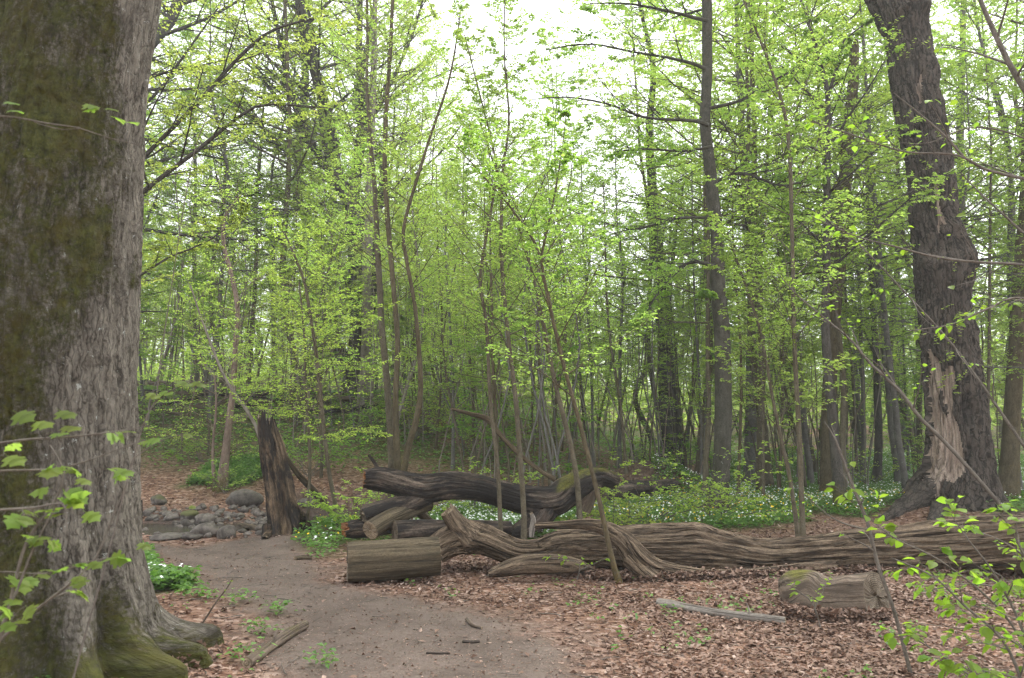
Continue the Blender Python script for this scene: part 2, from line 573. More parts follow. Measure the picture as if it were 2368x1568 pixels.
MT['stick'] = wood_mat('bleached_branch', (0.15, 0.13, 0.11), (0.36, 0.32, 0.275), 10, moss_base=-0.5, bstr=0.4, pale=(0.5, 0.46, 0.4))
MT['deadwood'] = wood_mat('exposed_dead_wood', (0.20, 0.15, 0.115), (0.42, 0.34, 0.275), 9, moss_base=-0.5, bstr=0.8, pale=(0.36, 0.25, 0.18))
MT['cut'] = cut_mat('cut_wood_face', (0.20, 0.15, 0.10), (0.36, 0.28, 0.19))
MT['cut_old'] = cut_mat('old_cut_wood_face', (0.10, 0.08, 0.06), (0.21, 0.17, 0.125))
MT['rot'] = cut_mat('orange_rotten_wood', (0.22, 0.085, 0.03), (0.42, 0.20, 0.09), (0.08, 0.04, 0.02))
MT['leaf'] = leaf_mat('spring_beech_leaf', (0.118, 0.188, 0.04), (0.235, 0.335, 0.075), yellow=(0.31, 0.365, 0.1), tboost=2.0)
MT['leaf_lime'] = leaf_mat('lime_young_leaf', (0.15, 0.23, 0.042), (0.28, 0.38, 0.075), yellow=(0.34, 0.39, 0.09), tboost=2.0)
MT['leaf_deep'] = leaf_mat('deeper_green_leaf', (0.07, 0.145, 0.022), (0.155, 0.28, 0.042), yellow=(0.22, 0.31, 0.05), tboost=1.7)
MT['leaf_bud'] = leaf_mat('opening_bud_leaf', (0.145, 0.2, 0.045), (0.265, 0.335, 0.075), yellow=(0.33, 0.32, 0.12), tboost=2.0)
MT['carpet'] = leaf_mat('anemone_leaf', (0.058, 0.140, 0.030), (0.145, 0.275, 0.058), trans=0.4, yellow=(0.12, 0.21, 0.03), rnd=0)
MT['litter'] = None


def litter_material():
    m, nt, out = newmat('dead_beech_leaf')
    c = ramp(nt, attr(nt, 'lv'), [(0.0, (0.060, 0.034, 0.023)), (0.35, (0.15, 0.090, 0.062)), (0.7, (0.24, 0.158, 0.118)), (1.0, (0.40, 0.305, 0.25))])
    p = surf(nt, out, c, 0.75, 0.25)
    return m


MT['litter'] = litter_material()


def plain(name, col, rough=0.8, spec=0.2, nz=0.25, scale=20):
    m, nt, out = newmat(name)
    tc = nt.nodes.new('ShaderNodeTexCoord')
    n = ntex(nt, tc.outputs['Object'], scale, 5)
    c = ramp(nt, n, [(0.3, tuple(x * (1 - nz) for x in col)), (0.7, tuple(min(1, x * (1 + nz)) for x in col))])
    surf(nt, out, c, rough, spec, n, 0.4, 0.01)
    return m


MT['white'] = plain('anemone_petal', (0.80, 0.82, 0.80), 0.7, 0.2, 0.05)
MT['yellow'] = plain('yellow_petal', (0.75, 0.52, 0.02), 0.6, 0.2, 0.08)


def stone_material():
    m, nt, out = newmat('creek_stone')
    tc = nt.nodes.new('ShaderNodeTexCoord')
    oi = nt.nodes.new('ShaderNodeObjectInfo')
    n = ntex(nt, tc.outputs['Object'], 9, 6, 0.65)
    c = ramp(nt, n, [(0.36, (0.040, 0.032, 0.026)), (0.64, (0.140, 0.120, 0.102))])
    h = nt.nodes.new('ShaderNodeHueSaturation')
    nt.links.new(c, h.inputs['Color'])
    nt.links.new(math_(nt, 'ADD', math_(nt, 'MULTIPLY', oi.outputs['Random'], 0.6), 0.7), h.inputs['Value'])
    mf = math_(nt, 'ADD', attr(nt, 'moss'), math_(nt, 'MULTIPLY', math_(nt, 'SUBTRACT', ntex(nt, tc.outputs['Object'], 5, 5, 0.7), 0.5), 1.2))
    c2 = mixc(nt, ramp(nt, mf, [(0.42, 0), (0.62, 0.9)]), h.outputs[0], (0.075, 0.08, 0.018))
    surf(nt, out, c2, 0.75, 0.35, n, 0.4, 0.02)
    return m


MT['stone'] = stone_material()


def water_material():
    m, nt, out = newmat('creek_water')
    p = nt.nodes.new('ShaderNodeBsdfPrincipled')
    p.inputs['Base Color'].default_value = (0.035, 0.03, 0.022, 1)
    p.inputs['Roughness'].default_value = 0.06
    p.inputs['IOR'].default_value = 1.33
    tc = nt.nodes.new('ShaderNodeTexCoord')
    n = ntex(nt, mapped(nt, tc.outputs['Object'], (1, 2.2, 1)), 5, 4, 0.6)
    b = nt.nodes.new('ShaderNodeBump')
    b.inputs['Strength'].default_value = 0.35
    b.inputs['Distance'].default_value = 0.03
    nt.links.new(n, b.inputs['Height'])
    nt.links.new(b.outputs[0], p.inputs['Normal'])
    nt.links.new(p.outputs[0], out.inputs[0])
    return m


MT['water'] = water_material()


def ground_material():
    m, nt, out = newmat('forest_floor')
    geo = nt.nodes.new('ShaderNodeNewGeometry')
    pos = geo.outputs['Position']
    # bare trodden earth
    n1 = ntex(nt, pos, 2.2, 6, 0.65)
    n2 = ntex(nt, pos, 26, 5, 0.7)
    n1 = math_(nt, 'ADD', math_(nt, 'MULTIPLY', n1, 0.6), math_(nt, 'MULTIPLY', ntex(nt, pos, 0.9, 6, 0.7, 0.4), 0.4))
    earth = ramp(nt, n1, [(0.34, (0.082, 0.064, 0.052)), (0.62, (0.165, 0.130, 0.108))])
    earth = mixc(nt, ramp(nt, n2, [(0.40, 0.0), (0.75, 0.5)]), earth, (0.065, 0.048, 0.038))
    vs = nd(nt, 'ShaderNodeTexVoronoi')
    vs.inputs['Scale'].default_value = 40
    nt.links.new(pos, vs.inputs['Vector'])
    chip = math_(nt, 'MULTIPLY', ramp(nt, vs.outputs['Distance'], [(0.16, 1.0), (0.26, 0.0)]), ramp(nt, ntex(nt, pos, 9, 3), [(0.5, 0), (0.6, 0.8)]))
    earth = mixc(nt, chip, earth, (0.30, 0.215, 0.165))
    # leaf litter: cells the size of leaves, each its own brown
    dist = nd(nt, 'ShaderNodeMixRGB')
    vv = nt.nodes.new('ShaderNodeTexNoise')
    vv.inputs['Scale'].default_value = 14
    nt.links.new(pos, vv.inputs['Vector'])
    add = nt.nodes.new('ShaderNodeVectorMath')
    add.operation = 'MULTIPLY_ADD'
    nt.links.new(vv.outputs['Color'], add.inputs[0])
    add.inputs[1].default_value = (0.06, 0.06, 0.06)
    nt.links.new(pos, add.inputs[2])
    v1 = nd(nt, 'ShaderNodeTexVoronoi')
    v1.inputs['Scale'].default_value = 17
    nt.links.new(add.outputs[0], v1.inputs['Vector'])
    sep = nt.nodes.new('ShaderNodeSeparateColor')
    nt.links.new(v1.outputs['Color'], sep.inputs[0])
    litter = ramp(nt, sep.outputs[0], [(0.0, (0.075, 0.038, 0.025)), (0.45, (0.19, 0.105, 0.07)), (0.8, (0.29, 0.18, 0.13)), (1.0, (0.40, 0.29, 0.23))])
    litter = mixc(nt, ramp(nt, ntex(nt, pos, 0.8, 4), [(0.4, 0.0), (0.7, 0.5)]), litter, (0.10, 0.062, 0.042))
    # low green growth
    g1 = ntex(nt, pos, 18, 5, 0.75)
    green = ramp(nt, g1, [(0.3, (0.020, 0.045, 0.010)), (0.7, (0.075, 0.125, 0.025))])
    mud = ramp(nt, n2, [(0.3, (0.035, 0.027, 0.023)), (0.7, (0.085, 0.066, 0.055))])
    c = mixc(nt, attr(nt, 'path'), litter, earth)
    gf = math_(nt, 'MULTIPLY', attr(nt, 'green'), ramp(nt, ntex(nt, pos, 3.0, 5, 0.7), [(0.35, 0.25), (0.6, 1.0)]))
    c = mixc(nt, gf, c, green)
    c = mixc(nt, attr(nt, 'mud'), c, mud)
    hgt = math_(nt, 'ADD', math_(nt, 'MULTIPLY', n2, 0.6), math_(nt, 'MULTIPLY', math_(nt, 'SUBTRACT', 1.0, attr(nt, 'path')), v1.outputs['Distance']))
    surf(nt, out, c, 0.95, 0.1, hgt, 0.9, 0.035)
    return m


MT['ground'] = ground_material()

# ------------------------------------------------------------------ ground regions (world polygons) and the ground sheet
PATH = gpoly([(600, 1620), (655, 1500), (620, 1440), (520, 1390), (430, 1340), (345, 1290), (250, 1262), (300, 1250), (420, 1262), (560, 1246), (690, 1240),
              (700, 1262), (745, 1300), (800, 1345), (980, 1385), (1180, 1430), (1330, 1500), (1480, 1690), (1000, 1800), (700, 1800)])
G_A = gpoly([(960, 1250), (1010, 1178), (1330, 1165), (1345, 1205), (1240, 1250)])
G_B = gpoly([(1370, 1212), (1400, 1150), (1500, 1120), (1530, 1075), (1700, 1050), (2110, 1045), (2130, 1120), (2080, 1160), (1980, 1195), (1880, 1185), (1830, 1210), (1720, 1225), (1640, 1228), (1520, 1228)])
G_C = gpoly([(2270, 1180), (2300, 1070), (2600, 1050), (2700, 1190), (2400, 1200)])
G_D = gpoly([(300, 1280), (345, 1290), (440, 1350), (420, 1368), (300, 1372)])
G_E = gpoly([(690, 1275), (720, 1230), (790, 1200), (850, 1190), (960, 1245), (900, 1250), (800, 1248), (770, 1290)])
G_F = gpoly([(440, 1120), (480, 1080), (620, 1060), (620, 1100), (540, 1125)])


def masks(x, y):
    x, y = np.asarray(x, float), np.asarray(y, float)
    nz = 0.35 * noise(x * 1.6, y * 1.6, 5) + 0.2 * noise(x * 5, y * 5, 6)
    path = sstep(0.42, -0.30, sdist(x, y, PATH) + 0.7 * nz)
    g = np.zeros(x.shape)
    for q in (G_A, G_B, G_C, G_D, G_E, G_F):
        g = np.maximum(g, sstep(0.35, -0.2, sdist(x, y, q) + 0.8 * nz))
    slope = sstep(20.0, 23.5, y + 0.8 * nz) * sstep(7, -4, x - 0.1 * np.maximum(y - 25, 0)) * sstep(-0.15, 0.35, fbm(x * .35, y * .35, 2.2, 3) + 0.8)
    far = sstep(24, 34, y) * sstep(-0.3, 0.3, fbm(x * .2, y * .2, 8.2, 3) + 0.35) * 0.95
    g = np.maximum(g, np.maximum(slope * 0.85, far))
    g = g * (1 - path)
    mud = sstep(2.3, 1.3, polydist(x, y, CREEK) + nz) * 0.9
    mud = np.maximum(mud, 0.8 * np.exp(-(((x - 3.5) / 1.4) ** 2 + ((y - 21.3) / 1.2) ** 2)))
    return path, g * (1 - mud), mud


def axis(parts):
    out = []
    for a, b, st in parts:
        out.append(np.arange(a, b, st))
    return np.concatenate(out)


gx = axis([(-170, -40, 10), (-40, -14, 1.0), (-14, -7, .2), (-7, 7, .075), (7, 14, .2), (14, 40, 1.0), (40, 171, 10)])
gy = axis([(-60, -5, 5), (-5, 3, .5), (3, 14, .075), (14, 22, .14), (22, 45, .4), (45, 90, 2), (90, 231, 10)])
X, Y = np.meshgrid(gx, gy)
Z = H(X, Y)
pm, gm, mm = masks(X.ravel(), Y.ravel())
nx_ = len(gx)
ii, jj = np.meshgrid(np.arange(len(gy) - 1), np.arange(nx_ - 1), indexing='ij')
b0 = (ii * nx_ + jj).ravel()
gq = np.stack([b0, b0 + 1, b0 + nx_ + 1, b0 + nx_], -1)
gme = add_mesh('ground', np.stack([X.ravel(), Y.ravel(), Z.ravel()], -1), [gq], MT['ground'], {'path': ('f', pm), 'green': ('f', gm), 'mud': ('f', mm)})
tag(ob('ground', gme), kind='structure')

# creek water
cp = catmull(np.c_[CREEK, np.zeros(len(CREEK))], 60)
tn = norm(np.gradient(cp, axis=0))
nr = np.stack([-tn[:, 1], tn[:, 0], tn[:, 2]], -1)
wv, ncw = [], 9
for q in np.linspace(-2.2, 2.2, ncw):
    wv.append(cp + nr * q + np.array([0, 0, -0.24]))
wv = np.stack(wv, 1).reshape(-1, 3)
a_, b_ = np.meshgrid(np.arange(59), np.arange(ncw - 1), indexing='ij')
bb = (a_ * ncw + b_).ravel()
tag(ob('water', add_mesh('water', wv, [np.stack([bb, bb + 1, bb + ncw + 1, bb + ncw], -1)], MT['water'])), kind='structure')

# ------------------------------------------------------------------ trees: branching
ZUP = np.array([0, 0, 1.0])


def interp_path(P, R, u):
    """P (M,N,3), R (M,N), u (M,n) in 0..1 -> position, tangent, radius."""
    M, N = P.shape[:2]
    f = np.clip(u, 0, 0.9999) * (N - 1)
    i = np.floor(f).astype(int)
    t = (f - i)[..., None]
    m = np.arange(M)[:, None]
    p = P[m, i] * (1 - t) + P[m, i + 1] * t
    d = norm(P[m, i + 1] - P[m, i])
    r = R[m, i] * (1 - t[..., 0]) + R[m, i + 1] * t[..., 0]
    return p, d, r


def extend(p, d, L, r0, N, lift, wig, r, rend=0.25):
    """Grow M paths from p along d with length L; lift bends up (+) or down (-)."""
    M = len(p)
    out = np.empty((M, N, 3))
    out[:, 0] = p
    d = norm(d)
    step = (L / (N - 1))[:, None]
    lift = np.broadcast_to(np.asarray(lift, float), (M,))[:, None]
    for i in range(1, N):
        d = norm(d + ZUP * lift / (N - 1) + r.normal(0, wig, (M, 3)))
        out[:, i] = out[:, i - 1] + d * step
    R = r0[:, None] * np.linspace(1, rend, N)[None]
    return out, R


def radial(P, R, n, u0, u1, Lf, el, N, lift, wig, r, rf=0.5, rmax=1.0, azr=None):
    """n branches spiralling off each path (trunks)."""
    M = len(P)
    u = u0 + (u1 - u0) * (np.arange(n)[None] + r.random((M, n))) / n
    p, d, rr = interp_path(P, R, u)
    az = np.arange(n)[None] * 2.399 + r.random((M, 1)) * 6.28 + r.normal(0, .4, (M, n))
    if azr is not None:
        az = azr[0] + (azr[1] - azr[0]) * r.random((M, n))
    e = np.radians(el[0] + (el[1] - el[0]) * (u - u0) / (u1 - u0 + 1e-9) + r.normal(0, 8, (M, n)))
    dr = np.stack([np.cos(az) * np.cos(e), np.sin(az) * np.cos(e), np.sin(e)], -1)
    L = Lf(u) * (0.7 + 0.6 * r.random((M, n)))
    r0 = np.minimum(rr * rf, rmax * (0.35 + L / 6.0 * .65))
    return extend(p.reshape(-1, 3), dr.reshape(-1, 3), L.ravel(), r0.ravel(), N, lift, wig, r)


def lateral(P, R, n, u0, u1, lf, ang, N, lift, wig, r, rf=0.55, zj=0.18, rmin=0.0012):
    """n twigs on alternating sides of each path, spread in a flattish plane."""
    M = len(P)
    u = u0 + (u1 - u0) * (np.arange(n)[None] + r.random((M, n))) / n
    p, d, rr = interp_path(P, R, u)
    lat = norm(np.cross(np.broadcast_to(ZUP, d.shape), d) + r.normal(0, .12, d.shape))
    side = np.where((np.arange(n)[None] + r.integers(0, 2, (M, 1))) % 2 == 0, 1.0, -1.0)[..., None]
    a = np.radians(ang + r.normal(0, 9, (M, n)))[..., None]
    dr = np.cos(a) * d + np.sin(a) * lat * side + ZUP * r.normal(0, zj, (M, n))[..., None]
    Lp = np.linalg.norm(np.diff(P, axis=1), axis=2).sum(1)[:, None]
    L = Lp * lf * (1.05 - 0.7 * u) * (0.6 + 0.8 * r.random((M, n)))
    r0 = np.maximum(rr * rf, rmin)
    return extend(p.reshape(-1, 3), dr.reshape(-1, 3), L.ravel(), r0.ravel(), N, lift, wig, r)


def leaves(mb, P, R, n, size, r, u0=0.1, simple=False, ang=50, njit=0.35, hang=0.25, asp=0.62, fold=(0.05, 0.35), lvr=(0, 1)):
    M = len(P)
    if M == 0:
        return
    u = u0 + (1 - u0) * (np.arange(n)[None] + r.random((M, n))) / n
    p, d, _ = interp_path(P, R, u)
    lat = norm(np.cross(np.broadcast_to(ZUP, d.shape), d) + r.normal(0, .15, d.shape))
    side = np.where((np.arange(n)[None] + r.integers(0, 2, (M, 1))) % 2 == 0, 1.0, -1.0)[..., None]
    a = np.radians(ang + r.normal(0, 15, (M, n)))[..., None]
    t = np.cos(a) * d + np.sin(a) * lat * side - ZUP * (hang * r.random((M, n)))[..., None]
    nn = ZUP + r.normal(0, njit, d.shape)
    K = M * n
    L = size * (0.65 + 0.6 * r.random(K))
    fd = fold[0] + (fold[1] - fold[0]) * r.random(K)
    b = p.reshape(-1, 3)
    V, F, k = leaf_verts(b, t.reshape(-1, 3), nn.reshape(-1, 3), L, L * asp, fd, r, simple)
    lv = np.repeat(np.clip(lvr[0] + (lvr[1] - lvr[0]) * r.beta(2.2, 2.2, K), 0, 1), k)
    mb.add(V, F, lv=lv)


def add_tubes(mb, P, R, k, r, moss=None):
    if len(P) == 0:
        return
    V, q, rest = tubes(P, R, k, r=r)
    mb.add(V, [q], rest, moss=None if moss is None else np.full(len(V), moss))


def stem_tube(mb, P, R, k, r, flare=0.0, flare_h=0.5, lump=0.06, moss_low=0.0, lobes=5, tilt=0.0, knots=True):
    """One trunk with uneven girth, a flared foot and a mossy base."""
    n = len(P)
    V, q, rest = tubes(P[None], R[None], k, ref=(0, 1, 0) if abs(norm(P[-1] - P[0])[1]) < .7 else (1, 0, 0), r=r)
    V = V.reshape(n, k, 3)
    c = P[:, None]
    dirv = V - c
    s = np.concatenate([[0], np.cumsum(np.linalg.norm(np.diff(P, axis=0), axis=1))])[:, None]
    th = (np.arange(k) / k * 2 * np.pi)[None]
    o = r.random() * 50
    f = 1 + lump * noise(np.cos(th) * 1.3 + o, np.sin(th) * 1.3, s * 1.3) + lump * .6 * noise(np.cos(th) * 3 + o, np.sin(th) * 3, s * 3.5)
    if flare > 0:
        lob = 0.5 + 0.5 * np.cos(lobes * th + o) + 0.5 * noise(np.cos(th) * 2 + o, np.sin(th) * 2, 1.0)
        f = f + flare * np.exp(-s / flare_h) * np.clip(lob, 0.1, 2) + 0.3 * flare * np.exp(-s / (flare_h * .5))
    V = c + dirv * f[..., None]
    mo = np.broadcast_to(moss_low * np.exp(-s / 0.7), (n, k))
    mb.add(V.reshape(-1, 3), [q], rest, moss=mo)


def grow(wood, leaf, P, R, spec, r):
    """Branches, twigs and leaves on a trunk path P (N,3), R (N,)."""
    if not spec:
        return
    n1, u0, u1 = spec['n'], spec.get('u0', .3), spec.get('u1', .98)
    L1, L2 = spec['len']
    B, RB = radial(P[None], R[None], n1, u0, u1, lambda u: L1 + (L2 - L1) * (u - u0) / (u1 - u0), spec.get('el', (15, 50)), 7, spec.get('lift', .25), spec.get('wig', .07), r,
                   rf=spec.get('rf', .5), rmax=spec.get('rmax', .04), azr=spec.get('az'))
    add_tubes(wood, B, RB, 5, r)
    boughs(wood, leaf, B, RB, spec, r)


def boughs(wood, leaf, B, RB, spec, r):
    T, RT = lateral(B, RB, spec.get('n2', 8), .15, .98, spec.get('f2', .5), 48, 4, spec.get('lift2', .05), .08, r, zj=spec.get('zj', .18))
    add_tubes(wood, T, RT, 3, r)
    S, RS = lateral(T, RT, spec.get('n3', 4), .2, .98, .5, 48, 2, 0, .1, r, zj=.15)
    if spec.get('twig3', True):
        add_tubes(wood, S, np.maximum(RS, .0015), 3, r)
    kw = dict(size=spec.get('size', .06), r=r, simple=spec.get('simple', False), njit=spec.get('njit', .35), hang=spec.get('hang', .25), lvr=spec.get('lvr', (0, 1)), asp=spec.get('asp', .62), fold=spec.get('fold', (0.05, .35)))
    leaves(leaf, T, RT, spec.get('l2', 4), **kw)
    leaves(leaf, S, RS, spec.get('l3', 5), **kw)


def px_path(pts, d, n=None):
    """Traced outline: (px, py, width) rows at distance d (a number, or one per row) -> path and radii; the foot is put on the ground."""
    dd = np.full(len(pts), d) if np.isscalar(d) else np.asarray(d, float)
    A = np.array([[*at(p[0], p[1], q), p[2] / 2 / FPX * q] for p, q in zip(pts, dd)])
    n = n or max(8, int(np.linalg.norm(np.diff(A[:, :3], axis=0), axis=1).sum() / .22))
    C = catmull(A, n)
    return C[:, :3], np.maximum(C[:, 3], .002)


def rooted(P, sink=.08):
    P = P.copy()
    g = H(P[0, 0], P[0, 1]) - sink
    dz = g - P[0, 2]
    w = np.exp(-np.arange(len(P)) / 4.0)
    P[:, 2] += dz * w
    return P


def wig_path(P, a, r):
    n = len(P)
    s = np.linspace(0, n * .22, n)
    o = r.random(2) * 90
    Q = P.copy()
    Q[:, 0] += a * noise(s * .9, o[0])
    Q[:, 1] += a * noise(s * .9, o[1])
    return Q


# ------------------------------------------------------------------ traced trees
def traced(name, label, cat, d, stems, mat, leafm, spec, limbs=(), flare=.5, k=14, group=None, moss_low=0.4, limbspec=None, lump=.06, seed=1, wig=.02, ws=None):
    r = np.random.default_rng(seed)
    if spec and np.min(d) > 11.6:
        spec = dict(spec, simple=True)
        limbspec = dict(limbspec, simple=True) if limbspec else None
    ws = ws or {'slender_tree': .74, 'leaning_sapling': .70, 'forest_tree': .82, 'beech_tree': .88, 'crooked_tree': .8}.get(name, .92)
    P0, R0 = px_path(stems[0], d)
    R0 = R0 * ws
    P0 = rooted(wig_path(P0, wig, r))
    base = np.array([P0[0, 0], P0[0, 1], float(H(P0[0, 0], P0[0, 1]))])
    root = thing(name, label, cat, base, group)
    leaf = MB()
    for si, st in enumerate(stems):
        w = MB()
        P, R = (P0, R0) if si == 0 else px_path(st, d)
        if si:
            R = R * ws
            P = rooted(wig_path(P, wig, r))
        stem_tube(w, P, R, k, r, flare=flare, flare_h=max(.25, R[0] * 2), moss_low=moss_low, lump=lump)
        if spec:
            sp = dict(spec)
            if si:
                sp['n'] = max(3, sp['n'] // 2)
            grow(w, leaf, P, R, sp, r)
        ob('trunk', w.mesh('trunk', MT[mat], base), root)
    for lb in limbs:
        dl = lb[0] if lb[0] is not None else d
        w = MB()
        P, R = px_path(lb[1], dl)
        R = R * ws
        P = wig_path(P, .015, r)
        add_tubes(w, P[None], R[None], 7, r)
        ls = limbspec if limbspec is not None else spec
        if ls:
            n = len(P)
            B = catmull(np.c_[P, R], 7)
            B2, RB2 = lateral(P[None], R[None], ls.get('nb', 9), .12, .97, ls.get('fb', .35), 50, 6, ls.get('lift', .15), .07, r, zj=.15, rmin=.004)
            add_tubes(w, B2, RB2, 4, r)
            boughs(w, leaf, B2, RB2, ls, r)
        ob('limb', w.mesh('limb', MT[mat], base), root)
    if leaf.n:
        ob('crown', leaf.mesh('crown', MT[leafm], base), root)
    return root


SAP = dict(n=22, u0=.25, u1=.97, len=(1.6, .6), el=(35, 60), n2=8, n3=5, l2=3, l3=4, size=.05, rmax=.016, f2=.42, lift=.1)
BIG = dict(n=30, u0=.28, u1=.97, len=(3.6, 1.6), el=(15, 50), n2=10, n3=5, l2=4, l3=8, size=.07, rmax=.05, f2=.42, simple=True, asp=.7)

traced('slender_tree', 'brown slender tree behind the charred log, left stem of the crossing pair', 'tree', 17.5,
       [[(903, 1185, 27), (905, 1080, 25), (897, 900, 25), (880, 720, 23), (873, 560, 21), (862, 400, 17), (850, 200, 13), (850, 0, 10), (842, -300, 6)]],
       'brown', 'leaf', dict(SAP, n=33, u0=.32, len=(2.4, .8), n2=8), seed=21, ws=.62)
traced('slender_tree', 'dark mossy slender tree, right stem of the crossing pair behind the charred log', 'tree', 17.2,
       [[(922, 1185, 24), (915, 1000, 21), (917, 800, 17), (907, 650, 16), (895, 480, 16), (890, 300, 14), (905, 100, 12), (915, -200, 7)]],
       'mossbrown', 'leaf', dict(SAP, n=30, u0=.32, len=(2.2, .8)), seed=22)
traced('slender_tree', 'bent tree with a kinked stem behind the charred log', 'tree', 14.6,
       [[(918, 1200, 24), (938, 1050, 21), (962, 965, 19), (971, 880, 16), (962, 720, 13), (940, 600, 12), (935, 520, 11), (985, 350, 9), (1040, 180, 7), (1065, 30, 4)]],
       'mossbrown', 'leaf', dict(SAP, n=21, u0=.42, len=(1.6, .6)), seed=23)
traced('forest_tree', 'tall pale straight trunk between the crossing stems and the dark oak', 'tree', 27.0,
       [[(838, 1000, 34), (845, 800, 29), (852, 500, 27), (858, 300, 22), (865, 120, 17), (868, -60, 10)]],
       'pale', 'leaf', dict(BIG, n=12, u0=.6, len=(2.2, 1.2), size=.06), seed=24)
traced('oak_tree', 'dark spreading oak with arching limbs behind the pale trunk', 'tree', 29.0,
       [[(826, 1010, 46), (825, 800, 34), (820, 560, 36), (812, 480, 42), (822, 400, 30), (838, 260, 23), (830, 100, 18), (838, -160, 9)]],
       'dark', 'leaf_bud', dict(BIG, n=16, u0=.5, len=(4.2, 2), l3=4, size=.075),
       limbs=[(None, [(812, 480, 34), (775, 412, 28), (720, 330, 20), (670, 200, 15), (640, 60, 12), (615, -80, 7)]),
              (None, [(800, 440, 16), (730, 400, 13), (640, 330, 11), (560, 250, 8), (470, 210, 5)]),
              (None, [(760, 390, 14), (740, 260, 12), (730, 120, 9), (700, -40, 6)]),
              (None, [(800, 470, 14), (700, 470, 10), (600, 450, 8), (520, 470, 5)]),
              (None, [(830, 330, 14), (900, 200, 10), (960, 60, 7), (990, -60, 4)])],
       limbspec=dict(BIG, nb=14, fb=.42, n2=9, n3=5, l2=4, l3=6, size=.07), seed=25)
traced('forest_tree', 'dark tree behind the mossy beech sending long limbs upward', 'tree', 11.0,
       [[(210, 1330, 70), (215, 1000, 56), (225, 700, 50), (235, 400, 40), (240, 100, 30), (240, -300, 18)]],
       'dark', 'leaf_bud', dict(BIG, n=12, u0=.5, len=(2.6, 1.4), size=.05),
       limbs=[(None, [(232, 540, 24), (330, 445, 15), (460, 345, 12), (540, 280, 10), (610, 243, 7), (760, 250, 3)]),
              (None, [(235, 480, 24), (330, 368, 14), (450, 245, 12), (570, 115, 10), (640, 65, 8), (760, 35, 4)]),
              (None, [(228, 690, 16), (320, 640, 8), (400, 590, 6), (470, 565, 4), (560, 500, 2)])],
       limbspec=dict(BIG, nb=12, fb=.35, n2=8, n3=4, l2=4, l3=5, size=.042, rmax=.02), seed=26)
traced('crooked_tree', 'small crooked pinkish tree with a bushy foot on the left bank', 'tree', 19.6,
       [[(512, 1100, 30), (525, 1000, 21), (537, 900, 17), (545, 800, 15), (550, 720, 14), (535, 640, 13), (515, 560, 11), (520, 500, 9), (560, 450, 6)],
        [(500, 1100, 12), (492, 1020, 8), (500, 930, 6), (498, 860, 4)]],
       'pink', 'leaf_lime', dict(SAP, n=24, u0=.27, len=(2.6, 1.2), el=(10, 45), size=.05), seed=27, moss_low=.8)
traced('leaning_sapling', 'thin pale sapling leaning left from behind the rotten stump', 'tree', 14.2,
       [[(628, 1200, 14), (615, 1080, 13), (600, 1000, 12), (575, 950, 11), (520, 870, 9), (470, 750, 7), (440, 660, 4)]],
       'pale', 'leaf_lime', dict(SAP, n=12, u0=.32, len=(.9, .5), size=.04), seed=28)
traced('slender_tree', 'brown thin tree right of the rotten stump', 'tree', 14.0,
       [[(788, 1200, 15), (765, 1100, 13), (745, 950, 12), (735, 850, 11), (715, 720, 10), (700, 640, 8), (660, 540, 5)]],
       'brown', 'leaf_lime', dict(SAP, n=22, u0=.27, len=(1.7, .8), el=(5, 45), size=.05), seed=29)
traced('slender_tree', 'thin dark sapling rising just right of the rotten stump', 'tree', 15.5,
       [[(712, 1168, 11), (717, 1040, 10), (708, 900, 9), (704, 780, 7), (690, 650, 5)]],
       'brown', 'leaf_lime', dict(SAP, n=18, u0=.32, len=(1.4, .6), el=(5, 40), size=.045), seed=30)
traced('slender_tree', 'slim tree before the charred log, left of the pair crossing it', 'tree', 11.9,
       [[(1162, 1228, 14), (1150, 1080, 13), (1135, 950, 12), (1125, 760, 11), (1108, 650, 10), (1120, 560, 9), (1143, 430, 8), (1145, 370, 7), (1110, 220, 5), (1075, 80, 3)]],
       'brown', 'leaf', dict(SAP, n=24, u0=.34, len=(1.5, .6), size=.044), seed=31)
traced('slender_tree', 'greenish slim tree before the charred log, right of the pair crossing it', 'tree', 11.7,
       [[(1208, 1243, 17), (1210, 1150, 16), (1195, 950, 15), (1175, 780, 13), (1160, 600, 12), (1162, 450, 11), (1165, 380, 9), (1178, 280, 7), (1165, 120, 5), (1170, -60, 3)]],
       'brown', 'leaf', dict(SAP, n=30, u0=.30, len=(1.6, .6), size=.046), seed=32)
traced('slender_tree', 'slim tree standing at the mossy end of the charred log', 'tree', 12.6,
       [[(1342, 1212, 19), (1335, 1100, 17), (1315, 1000, 16), (1285, 880, 14), (1258, 740, 12), (1235, 640, 9), (1190, 500, 7), (1140, 380, 5), (1105, 270, 3)]],
       'brown', 'leaf', dict(SAP, n=27, u0=.30, len=(1.5, .6), size=.046), seed=33)
traced('leaning_sapling', 'long thin sapling leaning left over the weathered log, forked at the top', 'tree', 9.15,
       [[(1440, 1335, 18), (1420, 1280, 16), (1400, 1200, 16), (1375, 1100, 15), (1340, 970, 14), (1300, 830, 13), (1275, 720, 12), (1258, 640, 11), (1245, 575, 10), (1190, 490, 7), (1130, 420, 5), (1050, 330, 3)]],
       'mossbrown', 'leaf', dict(SAP, l2=3, l3=4, n=18, u0=.37, len=(1.3, .5), size=.045),
       limbs=[(None, [(1252, 600, 9), (1275, 490, 7), (1297, 360, 4), (1310, 250, 2)])], limbspec=dict(SAP, nb=7, fb=.4, size=.045), seed=34)
